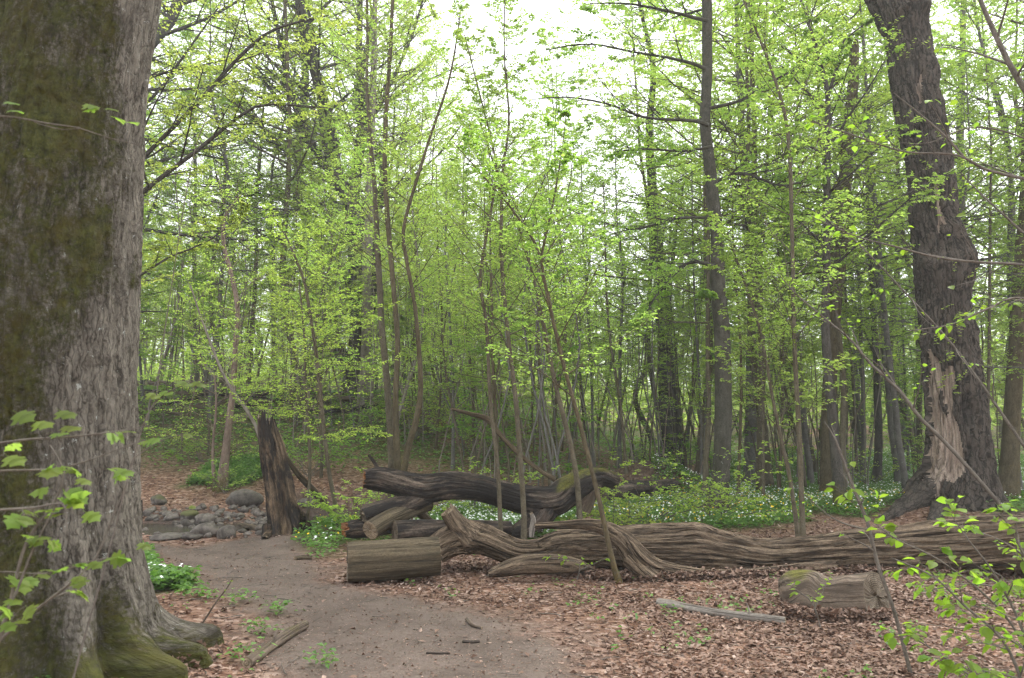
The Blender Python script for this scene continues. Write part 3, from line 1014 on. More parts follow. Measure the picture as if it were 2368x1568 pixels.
traced('forest_tree', 'big dark trunk with a curved second stem in the middle distance', 'tree', 27.0,
       [[(1552, 1075, 54), (1540, 900, 44), (1535, 760, 42), (1525, 640, 37), (1515, 520, 31), (1505, 400, 26), (1500, 300, 22), (1510, 150, 16), (1480, 20, 10), (1470, -100, 5)],
        [(1582, 1105, 24), (1565, 980, 20), (1550, 850, 18), (1546, 700, 14), (1560, 560, 10), (1580, 420, 6)]],
       'dark', 'leaf', dict(BIG, n=18, u0=.35, len=(2.6, 1.2), size=.065), seed=35)
traced('beech_tree', 'straight grey beech with level boughs standing in the anemones', 'tree', 16.5,
       [[(1652, 1198, 62), (1668, 1110, 45), (1673, 950, 44), (1668, 800, 42), (1662, 680, 40), (1655, 560, 34), (1643, 430, 32), (1635, 300, 30), (1632, 150, 28), (1635, 0, 27), (1636, -300, 20), (1640, -600, 9)]],
       'beech_mid', 'leaf', dict(BIG, n=14, u0=.62, len=(3.2, 2), size=.075),
       limbs=[(16.2, [(1635, 48, 12), (1618, 45, 11), (1583, 35, 9), (1503, 17, 7), (1443, 8, 5), (1363, 8, 3)]),
              (16.0, [(1632, 160, 11), (1610, 150, 10), (1553, 135, 8), (1463, 120, 6), (1373, 102, 5), (1308, 107, 4), (1260, 118, 2)]),
              (15.6, [(1638, 290, 12), (1610, 280, 10), (1553, 277, 8), (1483, 270, 7), (1403, 240, 6), (1308, 225, 4), (1218, 232, 2)]),
              (15.8, [(1642, 340, 9), (1578, 350, 7), (1483, 345, 5), (1423, 352, 3)]),
              (16.6, [(1650, 505, 9), (1563, 505, 7), (1468, 530, 6), (1383, 510, 4), (1298, 478, 2)]),
              (16.2, [(1660, 622, 12), (1613, 604, 9), (1568, 620, 7), (1528, 670, 6), (1478, 740, 3)]),
              (16.8, [(1655, 420, 10), (1720, 400, 8), (1810, 430, 6), (1900, 400, 3)]),
              (15.5, [(1640, 250, 10), (1720, 230, 8), (1820, 170, 6), (1900, 150, 3)]),
              (16.0, [(1660, 690, 8), (1635, 680, 7), (1618, 682, 5)])],
       limbspec=dict(BIG, nb=12, fb=.5, n2=7, n3=4, l2=3, l3=3, size=.065, rmax=.02, hang=.5), seed=36, flare=.45, k=22, wig=.06)
traced('forest_tree', 'smooth grey trunk just right of the level boughed beech', 'tree', 24.5,
       [[(1733, 1118, 34), (1735, 950, 30), (1738, 800, 28), (1735, 650, 24), (1725, 500, 22), (1715, 300, 18), (1705, 100, 14), (1700, -100, 10)]],
       'grey', 'leaf', dict(BIG, n=18, u0=.4, len=(2.8, 1.4), size=.065), seed=37)
traced('slender_tree', 'pale brown slim tree rising just behind the weathered log', 'tree', 12.3,
       [[(1856, 1243, 17), (1850, 1100, 16), (1845, 950, 15), (1838, 800, 14), (1835, 650, 13), (1830, 500, 12), (1825, 380, 12), (1815, 270, 11), (1790, 180, 9), (1750, 80, 7), (1712, -10, 5)]],
       'brown', 'leaf', dict(SAP, n=27, u0=.27, len=(1.9, .8), size=.058), seed=38)
traced('leaning_sapling', 'thin brown sapling leaning left, meeting the pale brown slim tree at its foot', 'tree', 12.7,
       [[(1848, 1225, 14), (1825, 1100, 13), (1805, 1020, 12), (1780, 900, 10), (1755, 760, 9), (1720, 650, 8), (1680, 540, 5)]],
       'brown', 'leaf', dict(SAP, n=21, u0=.27, len=(1.5, .6), size=.055), seed=39)
traced('dead_tree', 'dead brown trunk with a broken top behind the dark grey stem', 'tree', 21.0,
       [[(1912, 1140, 38), (1915, 950, 34), (1925, 750, 34), (1940, 600, 34), (1950, 450, 34), (1962, 300, 30), (1972, 180, 27), (1976, 110, 22), (1980, 92, 8)]],
       'mossbrown', 'leaf', None, seed=40)
traced('forest_tree', 'dark grey mossy footed tree forked above, before the broken trunk', 'tree', 17.0,
       [[(1944, 1180, 38), (1935, 1080, 29), (1918, 900, 26), (1908, 750, 24), (1908, 600, 22), (1910, 450, 20), (1912, 300, 17), (1912, 215, 15), (1890, 135, 12), (1870, 65, 9), (1840, -40, 6)]],
       'dark', 'leaf', dict(BIG, n=18, u0=.4, len=(2.4, 1.2), size=.07),
       limbs=[(None, [(1912, 225, 10), (1940, 140, 8), (1950, 95, 6), (1995, 60, 4)])], limbspec=dict(SAP, nb=6, size=.065), seed=41, moss_low=1.0)
traced('forest_tree', 'brown trunk at the right edge behind the gnarled oak', 'tree', 20.0,
       [[(2330, 1130, 50), (2340, 950, 44), (2352, 750, 40), (2365, 550, 36), (2375, 350, 32), (2380, 0, 24), (2380, -300, 14)]],
       'mossbrown', 'leaf', dict(BIG, n=18, u0=.45, len=(3, 1.6)), seed=42)
traced('forest_tree', 'distant grey trunk seen just right of the gnarled oak', 'tree', 29.0,
       [[(2212, 1060, 32), (2222, 560, 25), (2220, 300, 22), (2225, 100, 18), (2230, -60, 13)]],
       'grey', 'leaf', dict(BIG, n=20, u0=.4, len=(3.4, 1.8)), seed=43)
traced('slender_tree', 'thin straight stem between the gnarled oak and the right edge', 'tree', 19.0,
       [[(2278, 1150, 12), (2284, 900, 10), (2287, 700, 9), (2290, 500, 8), (2288, 300, 6), (2280, 150, 4)]],
       'brown', 'leaf', dict(SAP, n=24, u0=.22, len=(1.8, .8)), seed=44)
traced('forest_tree', 'dark straight trunk left of the gnarled oak, far behind the flowers', 'tree', 25.5,
       [[(2025, 1100, 26), (2030, 1000, 21), (2025, 850, 19), (2015, 650, 15), (2005, 450, 11), (2000, 250, 7)]],
       'dark', 'leaf', dict(BIG, n=18, u0=.3, len=(2.2, 1.0), size=.065), seed=45)
for q, (x0, y0, dd, w0, xt, yt, lab) in enumerate([
        (1100, 1105, 23, 12, 1075, 300, 'thin straight sapling behind the charred log, above its middle'),
        (1048, 1080, 22, 13, 1030, 420, 'thin dark sapling just left of the snapped dead bough'),
        (1005, 1090, 24, 10, 1010, 380, 'thin straight sapling beyond the charred log, right of the kinked grey tree'),
        (1450, 1110, 21, 12, 1395, 420, 'thin sapling at the earth mound behind the fallen logs'),
        (1370, 1060, 26, 11, 1345, 330, 'thin sapling left of the big dark trunk in the middle distance'),
        (1705, 1130, 20, 12, 1690, 420, 'thin brown sapling between the straight beech and the smooth grey trunk'),
        (1765, 1140, 19.5, 12, 1775, 450, 'thin brown sapling right of the smooth grey trunk'),
        (1620, 1110, 23, 11, 1600, 380, 'thin sapling close left of the straight beech'),
        (1800, 1115, 22, 12, 1790, 350, 'thin sapling right behind the anemones, left of the pale brown slim tree'),
        (1980, 1075, 28, 12, 1960, 350, 'thin sapling far behind the flowers, right of the broken trunk')]):
    xm = (x0 + xt) / 2 + (q % 3 - 1) * 14
    traced('slender_tree', lab, 'tree', dd, [[(x0, y0, w0), ((x0 + xm) / 2 + 4, y0 * .75 + yt * .25, w0 * .9), (xm, (y0 + yt) / 2, w0 * .75), ((xt + xm) / 2 - 4, y0 * .25 + yt * .75, w0 * .55), (xt, yt, w0 * .25)]],
           ('brown', 'grey', 'mossbrown')[q % 3], 'leaf', dict(SAP, n=24, u0=.18, len=(1.9, .7), el=(15, 50)), seed=60 + q, ws=.62)

# ------------------------------------------------------------------ understorey and background trees: prototypes, then copies
def proto_tree(h, r0, spec, mat, leafm, seed, bend=.4, k=8):
    r = np.random.default_rng(seed)
    n = max(10, int(h / .6))
    z = np.linspace(-.1, h, n)
    o = r.random(2) * 90
    P = np.stack([bend * (noise(z * .3, o[0]) - noise(-.03, o[0])) + .04 * noise(z * 1.5, o[1]), bend * (noise(z * .3, o[1]) - noise(-.03, o[1])), z], -1)
    R = r0 * (1 - np.linspace(0, 1, n) ** 1.2 * .9)
    w, l = MB(), MB()
    stem_tube(w, P, R, k, r, flare=.35, flare_h=max(.15, r0 * 2), moss_low=.5)
    grow(w, l, P, R, spec, r)
    return w.mesh('trunk', MT[mat]), l.mesh('crown', MT[leafm])


UND = dict(n=25, u0=.26, u1=.97, len=(1.9, .7), el=(5, 55), n2=9, n3=5, l2=4, l3=6, size=.048, rmax=.016, f2=.42, simple=True, asp=.72)
sap_protos = [proto_tree(h, r0, dict(UND, **kw), m, lm, 200 + i, bend=b) for i, (h, r0, kw, m, lm, b) in enumerate([
    (7.5, .032, {}, 'brown', 'leaf', .5),
    (9.0, .042, dict(n=28, len=(2.1, .7)), 'grey', 'leaf', .6),
    (6.0, .026, dict(n=22, u0=.15), 'brown', 'leaf_lime', .5),
    (10.5, .050, dict(n=27, u0=.25, len=(2.2, .8)), 'mossbrown', 'leaf', .7),
    (8.2, .034, dict(n=22, u0=.25, el=(35, 65)), 'pale', 'leaf_lime', .6),
    (5.0, .022, dict(n=20, u0=.12, len=(1.6, .6)), 'brown', 'leaf_deep', .4),
    (7.0, .030, dict(n=18, u0=.35, len=(1.6, .6)), 'pale', 'leaf_bud', .9),
])]
BG = dict(n=36, u0=.26, u1=.98, len=(4.8, 1.8), el=(0, 55), n2=10, n3=4, l2=3, l3=5, size=.088, rmax=.06, f2=.42, simple=True, twig3=False, asp=.75)
big_protos = [proto_tree(h, r0, dict(BG, **kw), m, lm, 300 + i, bend=b, k=10) for i, (h, r0, kw, m, lm, b) in enumerate([
    (17, .20, {}, 'dark', 'leaf', .8),
    (20, .26, dict(u0=.22, len=(5, 2)), 'grey', 'leaf_bud', .9),
    (14, .14, dict(n=26, u0=.2, len=(4, 1.4)), 'brown', 'leaf_lime', 1.0),
    (18, .22, dict(u0=.25, n=40, l3=4, l2=2, twig3=True, size=.07), 'dark', 'leaf_bud', 1.2),
    (15, .085, dict(n=34, u0=.36, len=(3.6, 1.4), size=.072), 'brown', 'leaf_lime', .35),
    (13, .070, dict(n=32, u0=.30, len=(3.2, 1.2), size=.070), 'grey', 'leaf', .4),
])]


def plant(name, protos, spots, label_fn, cat, group, seed):
    r = np.random.default_rng(seed)
    for (x, y, k, sc) in spots:
        t = thing(name, label_fn(x, y, k), cat, (x, y, float(H(x, y))), group)
        t.rotation_euler = (r.normal(0, .035), r.normal(0, .035), r.random() * 6.28)
        t.scale = (sc, sc, sc * (.9 + .2 * r.random()))
        w, l = protos[k]
        ob('trunk', w, t)
        ob('crown', l, t)


def scatter(n, y0, y1, spread, mind, keep, r, pow_=1.0):
    out = []
    tries = 0
    while len(out) < n and tries < n * 60:
        tries += 1
        y = y0 + (y1 - y0) * r.random() ** pow_
        x = (r.random() * 2 - 1) * (spread * y + 1.5)
        if not keep(x, y):
            continue
        if all((x - a) ** 2 + (y - b) ** 2 > mind ** 2 for a, b, *_ in out):
            out.append((x, y))
    return out


def px_of(x, y):
    return 1183.5 + FPX * x / y / 1.0


def keep_sap(x, y):
    if polydist(np.array([x]), np.array([y]), CREEK)[0] < 2.6:
        return False
    if y < 22 and x > 1.6 and x < 9.5:          # the open carpet of flowers
        return False
    if y < 23.5 and x < -2.5 and rng.random() < .7:    # the open bank
        return False
    if y < 27 and x > 2.5 and rng.random() < .5:
        return False
    return True


SAPS = scatter(285, 18.5, 52, .66, .55, keep_sap, np.random.default_rng(5), 1.05)
rs = np.random.default_rng(6)
plant('understorey_sapling', sap_protos, [(x, y, int(rs.integers(0, 7)), .8 + .45 * rs.random()) for x, y in SAPS],
      lambda x, y, k: ('thin brown', 'tall grey', 'short lime leaved', 'tall mossy', 'pale stemmed', 'low bushy', 'bare pale')[k] + ' sapling ' + ('low' if y < 27 else 'halfway back' if y < 38 else 'deep') + (' in the thicket on the left bank' if x < -.19 * y else ' in the thicket behind the fallen logs' if x < .14 * y else ' in the wood behind the flowers'),
      'sapling', 'thin saplings of the understorey', 7)
pole_protos = [proto_tree(h, r0, dict(UND, n=9, u0=u, len=(1.1, .5), n2=6, n3=2, l2=3, l3=4, size=.05), m, lm, 400 + i, bend=b_, k=6) for i, (h, r0, u, m, lm, b_) in enumerate([
    (5.5, .017, .5, 'pale', 'leaf_lime', .6), (7, .022, .55, 'brown', 'leaf', .8), (4.5, .014, .45, 'pink', 'leaf_lime', .7), (6.2, .020, .6, 'pale', 'leaf_bud', 1.0), (8, .026, .6, 'grey', 'leaf', .7)])]
POLES = scatter(200, 16.0, 32, .5, .3, lambda x, y: not (y < 21.5 and x > 1.2) and not (x < -2.2 and y < 22) and polydist(np.array([x]), np.array([y]), CREEK)[0] > 2.4 and -.42 * y < x < .42 * y, np.random.default_rng(16), 1.1)
plant('thicket_pole', pole_protos, [(x, y, int(rs.integers(0, 5)), .75 + .5 * rs.random()) for x, y in POLES],
      lambda x, y, k: ('thin pale', 'thin brown', 'short pinkish', 'pale crooked', 'tall thin grey')[k] + ' bare pole ' + ('low' if y < 21 else 'halfway back' if y < 26 else 'deep') + (' in the thicket by the left bank' if x < -.15 * y else ' in the thicket behind the charred log' if x < .1 * y else ' among the stems beyond the flowers'),
      'sapling', 'thin bare poles of the thicket', 17)
BIGS = scatter(70, 33, 82, .70, 2.6, lambda x, y: not (abs(x - .06 * y) < .10 * y and y < 52), np.random.default_rng(8), .9)
plant('background_tree', big_protos, [(x, y, int(rs.integers(0, 4)), .62 + .3 * rs.random() if abs(x - .05 * y) < .2 * y else .75 + .35 * rs.random()) for x, y in BIGS],
      lambda x, y, k: ('dark trunked', 'grey trunked', 'brown lime leaved', 'sparse budding')[k] + ' tall tree ' + ('halfway back' if y < 50 else 'deep') + (' in the wood above the left bank' if x < -.2 * y else ' in the wood behind the thicket' if x < .2 * y else ' in the wood beyond the flowers'),
      'tree', 'tall trees in the background', 9)

# trees beside and behind the viewer's frame edges keep the wood going
rs2 = np.random.default_rng(14)
SIDE = [(7.6, 27.5), (11.2, 25), (14.0, 29.5), (8.4, 24.2), (10.2, 29), (9.0, 33), (12.6, 31), (6.2, 31.5), (-8.5, 30.5), (-6.2, 33.5), (-10.5, 34), (-4.5, 36), (13.5, 15.5), (15.5, 20), (14.5, 25), (-12.5, 20), (-14, 24.5), (-13.2, 28), (17, 27), (11.5, 22.5), (-16.5, 31)]
SIDE += [(8.8, 30.5), (11.8, 33.0), (14.8, 31.5), (7.0, 34.5), (12.9, 22.0), (-7.8, 32.5), (-5.4, 29.2), (-10.2, 30.0), (-12.2, 33.0), (-8.8, 36.5), (4.4, 19.8), (6.1, 21.2), (7.5, 19.6), (10.1, 18.6), (5.2, 24.2), (3.2, 25.4), (6.8, 22.8), (9.6, 21.0), (12.2, 19.0), (5.0, 27.5), (15.0, 23.0), (11.0, 27.0), (13.2, 34), (8.2, 37), (16.5, 36), (-6.8, 27.5), (-9.2, 26.0), (-11.5, 23.5), (-3.6, 31)]
plant('background_tree', big_protos, [(x, y, int(rs2.integers(4, 6)) if x > 0 else (3, 4, 5)[i_ % 3], (1.08 + .28 * rs2.random()) if (x > 4.5 or x < -4) and y > 20 else .75 + .25 * rs2.random()) for i_, (x, y) in enumerate(SIDE)],
      lambda x, y, k: ('dark trunked', 'grey trunked', 'brown lime leaved', 'sparse budding', 'slim brown', 'slim grey')[k] + ' leafy tree ' + ('close' if y < 24 else 'halfway back' if y < 30 else 'deep') + (' beyond the gnarled oak' if x > 8 else ' behind the straight beech in the flowers' if x > 0 else ' on the left bank past the mossy beech'), 'tree', 'leafy trees at the edges of the view', 15)


# a far wood that reads as one mass
def distant_wood():
    r = np.random.default_rng(31)
    w, l = MB(), MB()
    n = 460
    y = 72 + 75 * r.random(n)
    x = (r.random(n) * 2 - 1) * .8 * y
    h = 9 + 7 * r.random(n)
    z = H(x, y)
    P = np.stack([np.stack([x + r.normal(0, .4, n) * q, y, z + h * q - .3], -1) for q in (0, .35, .7, 1.0)], 1)
    R = (.10 + .16 * r.random(n))[:, None] * np.array([1, .8, .5, .12])[None]
    add_tubes(w, P, R, 5, r)
    K = 230
    c = P[:, 1:2] * 0 + np.stack([x, y, z + h * .5], -1)[:, None]
    u = norm(r.normal(0, 1, (n, K, 3))) * (r.random((n, K, 1)) ** .45)
    u = u * np.stack([2.6 + 0 * h, 2.6 + 0 * h, h * .52], -1)[:, None]
    b = (c + u).reshape(-1, 3)
    m2 = 62000                                   # brush under the far trees
    yb = 48 + 75 * r.random(m2)
    xb = (r.random(m2) * 2 - 1) * .75 * yb
    gap = noise(xb * .22, yb * .22, 4.) + .5 * noise(xb * .7, yb * .7, 2.)
    zb = H(xb, yb) + (2.2 + 2.2 * np.clip(gap, -.8, 1)) * r.random(m2)
    b = np.concatenate([b, np.stack([xb, yb, zb], -1)])
    m = len(b)
    V, F, k = leaf_verts(b, r.normal(0, 1, (m, 3)) * np.array([1, 1, .3]), ZUP + r.normal(0, .5, (m, 3)), .30 * (.5 + .9 * r.random(m)), .22 * (.5 + .9 * r.random(m)), .2 * r.random(m), r, True)
    l.add(V, F, lv=np.repeat(r.beta(2, 2, m), k))
    o = ob('distant_wood', w.mesh('distant_wood', MT['dark']))
    tag(o, 'far wood of pale green trees closing the view', 'wood', kind='stuff')
    ob('foliage', l.mesh('foliage', MT['leaf']), o)
    o.children[0]['kind'] = 'stuff'


distant_wood()


# ------------------------------------------------------------------ heavy displaced trunks and logs
def heavy(P, R, k, disp, ref=(0, 1, 0)):
    """disp(th (1,k), s (n,1), V (n,k,3)) -> radial factor (n,k). Returns verts grid, quads, rest."""
    n = len(P)
    V, q, rest = tubes(P[None], R[None], k, ref=ref)
    V = V.reshape(n, k, 3)
    s = np.concatenate([[0], np.cumsum(np.linalg.norm(np.diff(P, axis=0), axis=1))])[:, None]
    th = (np.arange(k) / k * 2 * np.pi)[None]
    f = disp(th, s, V)
    V = P[:, None] + (V - P[:, None]) * f[..., None]
    return V, q, rest


def cap(ring, inset, mat, name, parent, out_dir, rough=.012, r=None, seed=0, origin=(0, 0, 0)):
    """A sawn face closing a ring of vertices (k,3)."""
    r = np.random.default_rng(seed)
    c = ring.mean(0)
    rings, rest = [], []
    fr = [1.0, .8, .55, .3, .1]
    for f in fr:
        p = c + (ring - c) * f
        p = p + out_dir * (inset * (1 - f) ** .3 * 0 + r.normal(0, rough, len(ring))[:, None] * (f < 1))
        rings.append(p)
    V = np.concatenate(rings + [c[None]])
    k = len(ring)
    F = []
    j = np.arange(k)
    for i in range(len(fr) - 1):
        F.append(np.stack([i * k + j, i * k + (j + 1) % k, (i + 1) * k + (j + 1) % k, (i + 1) * k + j], -1))
    i = (len(fr) - 1) * k
    Ft = np.stack([i + j, i + (j + 1) % k, np.full(k, len(V) - 1)], -1)
    a = norm(ring[0] - c)
    b = np.cross(out_dir, a)
    rest = np.stack([(V - c) @ a, (V - c) @ b, np.zeros(len(V))], -1)
    me = add_mesh(name, V - np.asarray(origin, float), F + [Ft], mat, {'rest': ('v', rest), 'moss': ('f', np.zeros(len(V)))}, smooth=False)
    return ob(name, me, parent)


# --- the old mossy beech at the left
def mossy_beech():
    pts = [(128, 1600, 430), (126, 1500, 415), (122, 1400, 400), (116, 1250, 388), (112, 1000, 386), (116, 800, 386), (124, 600, 388), (140, 400, 374), (162, 200, 362), (196, 0, 352), (235, -200, 335), (290, -500, 300), (330, -900, 250)]
    D = 6.0
    P, R = px_path(pts, D, 280)
    R = R * .935
    P[:, 2] += float(H(P[0, 0], P[0, 1])) - .12 - P[0, 2] if False else 0
    z0 = float(H(P[0, 0], D)) - .15
    P[:, 2] = np.where(P[:, 2] < 1.0, z0 + (P[:, 2] - P[0, 2]) * (1.0 - z0) / (1.0 - P[0, 2]), P[:, 2])
    base = np.array([P[0, 0], P[0, 1], float(H(P[0, 0], D))])
    k = 270
    tilt = {}

    def disp(th, s, V):
        # th = 0 faces away from the camera (+Y); pi faces it
        c_, s_ = np.cos(th), np.sin(th)
        f = 1 + .035 * noise(c_ * 1.2 + 3, s_ * 1.2, s * .7) + .022 * noise(c_ * 4, s_ * 4 + 8, s * .9)
        ridge = 1 - np.abs(noise(c_ * 9 + 1.5 * noise(c_ * 2, s_ * 2, s * 1.3), s_ * 9, s * 1.1 + 4))
        f = f + .040 * (ridge - .5) + .022 * noise(c_ * 22, s_ * 22, s * 3.5) + .020 * noise(c_ * 45, s_ * 45, s * 12)
        sg = np.maximum(s - .14, 0)
        for a, wd, am, hi in ((4.33, .15, .78, .22), (4.74, .12, .60, .12), (3.86, .13, .36, .20), (3.05, .32, .10, .16), (2.2, .2, .4, .2), (5.3, .2, .6, .2), (1.4, .2, .6, .2), (.3, .2, .6, .2)):
            wob = .10 * noise(sg * 7, a * 3) * np.exp(-sg / .25)
            dth = np.angle(np.exp(1j * (th + wob - a)))
            ww = wd * (1 + 1.2 * sstep(0, .5, sg))
            f = f + np.exp(-(dth / ww) ** 2) * (am * np.exp(-sg / .085) + hi * np.exp(-sg / .32))
        for a, wd, am, hh in ((3.52, .15, .17, .75), (4.12, .13, .22, .6), (2.45, .15, .14, .6), (4.85, .10, .05, 1.2)):      # deep flutes between the buttresses
            dth = np.angle(np.exp(1j * (th + .05 * noise(s * 2, a) - a)))
            f = f - am * np.exp(-(dth / wd) ** 2) * np.exp(-np.maximum(s - .25, 0) / hh)
        return f

    V, q, rest = heavy(P, R, k, disp)
    # swollen scar near the top right of the visible trunk
    sc = at(338, 12, D - .42)
    dv = V - sc
    g = np.exp(-(dv ** 2).sum(-1) / .16 ** 2)
    rad = norm(V - P[:, None])
    V = V + rad * (g * .11)[..., None]
    ring_d = np.linalg.norm(dv, axis=-1)
    V = V - rad * (np.exp(-(ring_d / .075) ** 2) * .09)[..., None]
    # moss where the photograph shows it: the left flank and the foot
    x_px = 1183.5 + FPX * V[..., 0] / V[..., 1]
    t = V[..., 2]
    zs = np.array([-.2, .3, 1.0, 1.7, 2.1, 2.6, 3.1, 3.6, 4.2, 5])
    bx = np.array([420, 190, 150, 110, 140, 235, 255, 250, 235, 240.])
    edge = np.interp(t, zs, bx)
    mo = sstep(90, -70, x_px - edge) * .56
    mo = np.maximum(mo, .58 * np.exp(-np.maximum(t - .05, 0) / .5))
    mo = np.maximum(mo, .42 * np.exp(-((x_px - 20) / 90) ** 2))
    mo = np.maximum(mo, .45 * np.exp(-((x_px - 300) / 18) ** 2) * sstep(.2, .5, noise(t * 2.2, 3.3)))
    V = V + rad * (.018 * sstep(.35, .6, mo) * (noise(V[..., 0] * 18, V[..., 1] * 18, V[..., 2] * 18) + .6))[..., None]
    root = thing('beech_tree', 'huge old mossy beech trunk with spreading roots in the left foreground', 'tree', base)
    mb = MB()
    mb.add(V.reshape(-1, 3), [q], rest, moss=mo)
    ob('trunk', mb.mesh('trunk', MT['beech'], base), root)
    # high crown out of frame
    w, l = MB(), MB()
    r = np.random.default_rng(77)
    T, RT = px_path([(330, -880, 250), (380, -1200, 200), (430, -1700, 140), (470, -2300, 60)], D, 20)
    stem_tube(w, T, RT, 12, r)
    grow(w, l, T, RT, dict(BIG, n=14, u0=.1, len=(4, 2), el=(25, 60), size=.08, simple=True), r)
    ob('limb', w.mesh('limb', MT['beech_mid'], base), root)
    ob('crown', l.mesh('crown', MT['leaf'], base), root)


mossy_beech()


# --- the gnarled oak at the right
def gnarled_oak():
    D = 17.0
    E = [(-500, 1850, 1960), (-250, 1925, 2045), (0, 2003, 2135), (100, 2045, 2152), (200, 2056, 2165), (300, 2076, 2190), (400, 2095, 2200), (500, 2100, 2216), (600, 2112, 2240), (700, 2122, 2246),
         (800, 2130, 2258), (900, 2132, 2272), (1000, 2138, 2288), (1100, 2128, 2302), (1160, 2105, 2312), (1200, 2085, 2325)]
    pts = [((a + b) / 2, y, b - a) for y, a, b in E[::-1]]
    P, R = px_path(pts, D, 300)
    R = R * .82
    base = np.array([P[0, 0], P[0, 1], float(H(P[0, 0], P[0, 1]))])
    P[:, 2] += (base[2] - .1 - P[0, 2]) * np.exp(-np.arange(300) / 30)
    k = 230
    bur = [((2238, 600), .18, .20, .7), ((2085, 500), .30, .20, .8), ((2100, 15), .28, .22, .6), ((2150, 170), .10, .25, .5), ((2180, 620), .10, .30, .3), ((2225, 860), .10, .22, .7), ((2070, 300), .09, .15, .8), ((2150, 610), .09, .12, .2)]

    def disp(th, s, V):
        c_, s_ = np.cos(th), np.sin(th)
        f = 1 + .07 * noise(c_ * 1.4 + 3, s_ * 1.4, s * .9) + .07 * noise(c_ * 3, s_ * 3, s * 1.5)
        ridge = 1 - np.abs(noise(c_ * 7 + noise(c_ * 2, s_ * 2, s * 1.6), s_ * 7, s * 1.0 + 4))
        f = f + .16 * (ridge - .5) + .09 * noise(c_ * 12, s_ * 12, s * 4) + .06 * noise(c_ * 26, s_ * 26, s * 9)
        bz = np.exp(-np.maximum(s - .1, 0) / .45)
        return f + bz * .20 * np.clip(np.cos(6 * th + .5) * .7 + .3 + .5 * noise(c_ * 2, s_ * 2, 7), -.4, 1.4)

    V, q, rest = heavy(P, R, k, disp)
    rad = norm(V - P[:, None])
    for (bxy, amp, sg, off) in bur:
        c = at(bxy[0], bxy[1], D - .3)
        g = np.exp(-((V - c) ** 2).sum(-1) / (sg ** 2 * 2))
        V = V + rad * (g * amp * (1 + .5 * noise(V[..., 0] * 7, V[..., 1] * 7, V[..., 2] * 7)))[..., None]
    x_px = 1183.5 + FPX * V[..., 0] / V[..., 1]
    depth = V[..., 1]
    yy = V[..., 2]
    front = depth < D + .1
    # bark has fallen off in ragged patches and bare wood shows: own mesh faces, one material slot each
    ypx = 994.5 - FPX * (V[..., 2] - CAMH) / V[..., 1]
    ns = 40 * fbm(V[..., 0] * 3.5, V[..., 1] * 3.5, V[..., 2] * 2.0, 4)
    bare = np.zeros(x_px.shape)
    for (cx, cy, rx, ry, a) in ((2200, 910, 14, 66, 1), (2174, 900, 11, 50, 1), (2190, 1045, 28, 72, 1), (2168, 1000, 13, 100, 1), (2220, 1090, 16, 26, 1), (2148, 1080, 13, 66, 1), (2120, 1140, 9, 40, .9), (2195, 470, 9, 70, .9), (2170, 190, 8, 50, .8), (2085, 160, 10, 40, .7)):
        bare = np.maximum(bare, a * (1.35 - np.sqrt(((x_px - cx + ns * .42) / rx) ** 2 + ((ypx - cy + ns) / ry) ** 2)))
    bare = np.where(front, bare, -1)
    isb = bare > .25
    V = V + rad * (.03 * np.exp(-((bare - .05) / .15) ** 2) - .05 * sstep(.2, .3, bare))[..., None]
    V = V - rad * (.16 * np.exp(-(((x_px - 2232) / 16) ** 2 + ((ypx - 960) / 40) ** 2)) * front)[..., None]
    V = V - rad * (.12 * np.exp(-(((x_px - 2215) / 12) ** 2 + ((ypx - 1075) / 14) ** 2)) * front)[..., None]
    root = thing('oak_tree', 'gnarled old oak with burls and peeling bark at the right', 'tree', base)
    fb = isb.ravel()[q].sum(1) >= 3
    mb = MB()
    mo = .5 * np.exp(-np.maximum(yy - .25, 0) / .3) * sstep(2160, 2100, x_px) + .2 * np.exp(-np.maximum(yy - .1, 0) / .25)
    mb.add(V.reshape(-1, 3), [q[~fb]], rest, moss=mo)
    ob('trunk', mb.mesh('trunk', MT['oak'], base), root)
    qb = q[fb]
    par = {}

    def find(v):
        while par.setdefault(v, v) != v:
            par[v] = par[par[v]]
            v = par[v]
        return v
    for f_ in qb.tolist():
        a0 = find(f_[0])
        for v in f_[1:]:
            par[find(v)] = a0
    comp = np.array([find(v) for v in qb[:, 0].tolist()])
    for cid in np.unique(comp):
        qc = qb[comp == cid]
        if len(qc) < 6:
            continue
        idx = np.unique(qc)
        mp = np.full(V.size // 3, -1)
        mp[idx] = np.arange(len(idx))
        me = add_mesh('bare_wood', V.reshape(-1, 3)[idx] - base, [mp[qc]], MT['deadwood'], {'rest': ('v', rest[idx]), 'moss': ('f', np.zeros(len(idx)))})
        o = ob('bare_wood', me, root)
        o['label'] = 'pale bare wood where the bark has fallen away'
    r = np.random.default_rng(9)
    for rp in ([(2135, 1150, 70), (2105, 1172, 50), (2070, 1190, 32), (2035, 1205, 14)], [(2180, 1170, 50), (2165, 1195, 30), (2150, 1210, 12)], [(2290, 1150, 60), (2320, 1180, 36), (2350, 1195, 14)]):
        A = []
        for i, (px, py, w) in enumerate(rp):
            p = gnd(px, py) if i else at(px, py, 16.8)
            rr = w / 2 / FPX * 16.5
            p[2] += rr * .2 if i else 0
            A.append([*p, rr])
        C = catmull(np.array(A), 30)
        Vr, qr, rr_ = heavy(C[:, :3], np.maximum(C[:, 3], .02), 18, lambda th, s, V: 1 + .2 * noise(np.cos(th) * 2, np.sin(th) * 2, s * 4) + .12 * noise(np.cos(th) * 6, np.sin(th) * 6, s * 10))
        mb = MB()
        mb.add(Vr.reshape(-1, 3), [qr], rr_, moss=np.full(Vr.size // 3, .35))
        ob('root', mb.mesh('root', MT['oak'], base), root)
    # high limbs and epicormic sprigs
    w, l = MB(), MB()
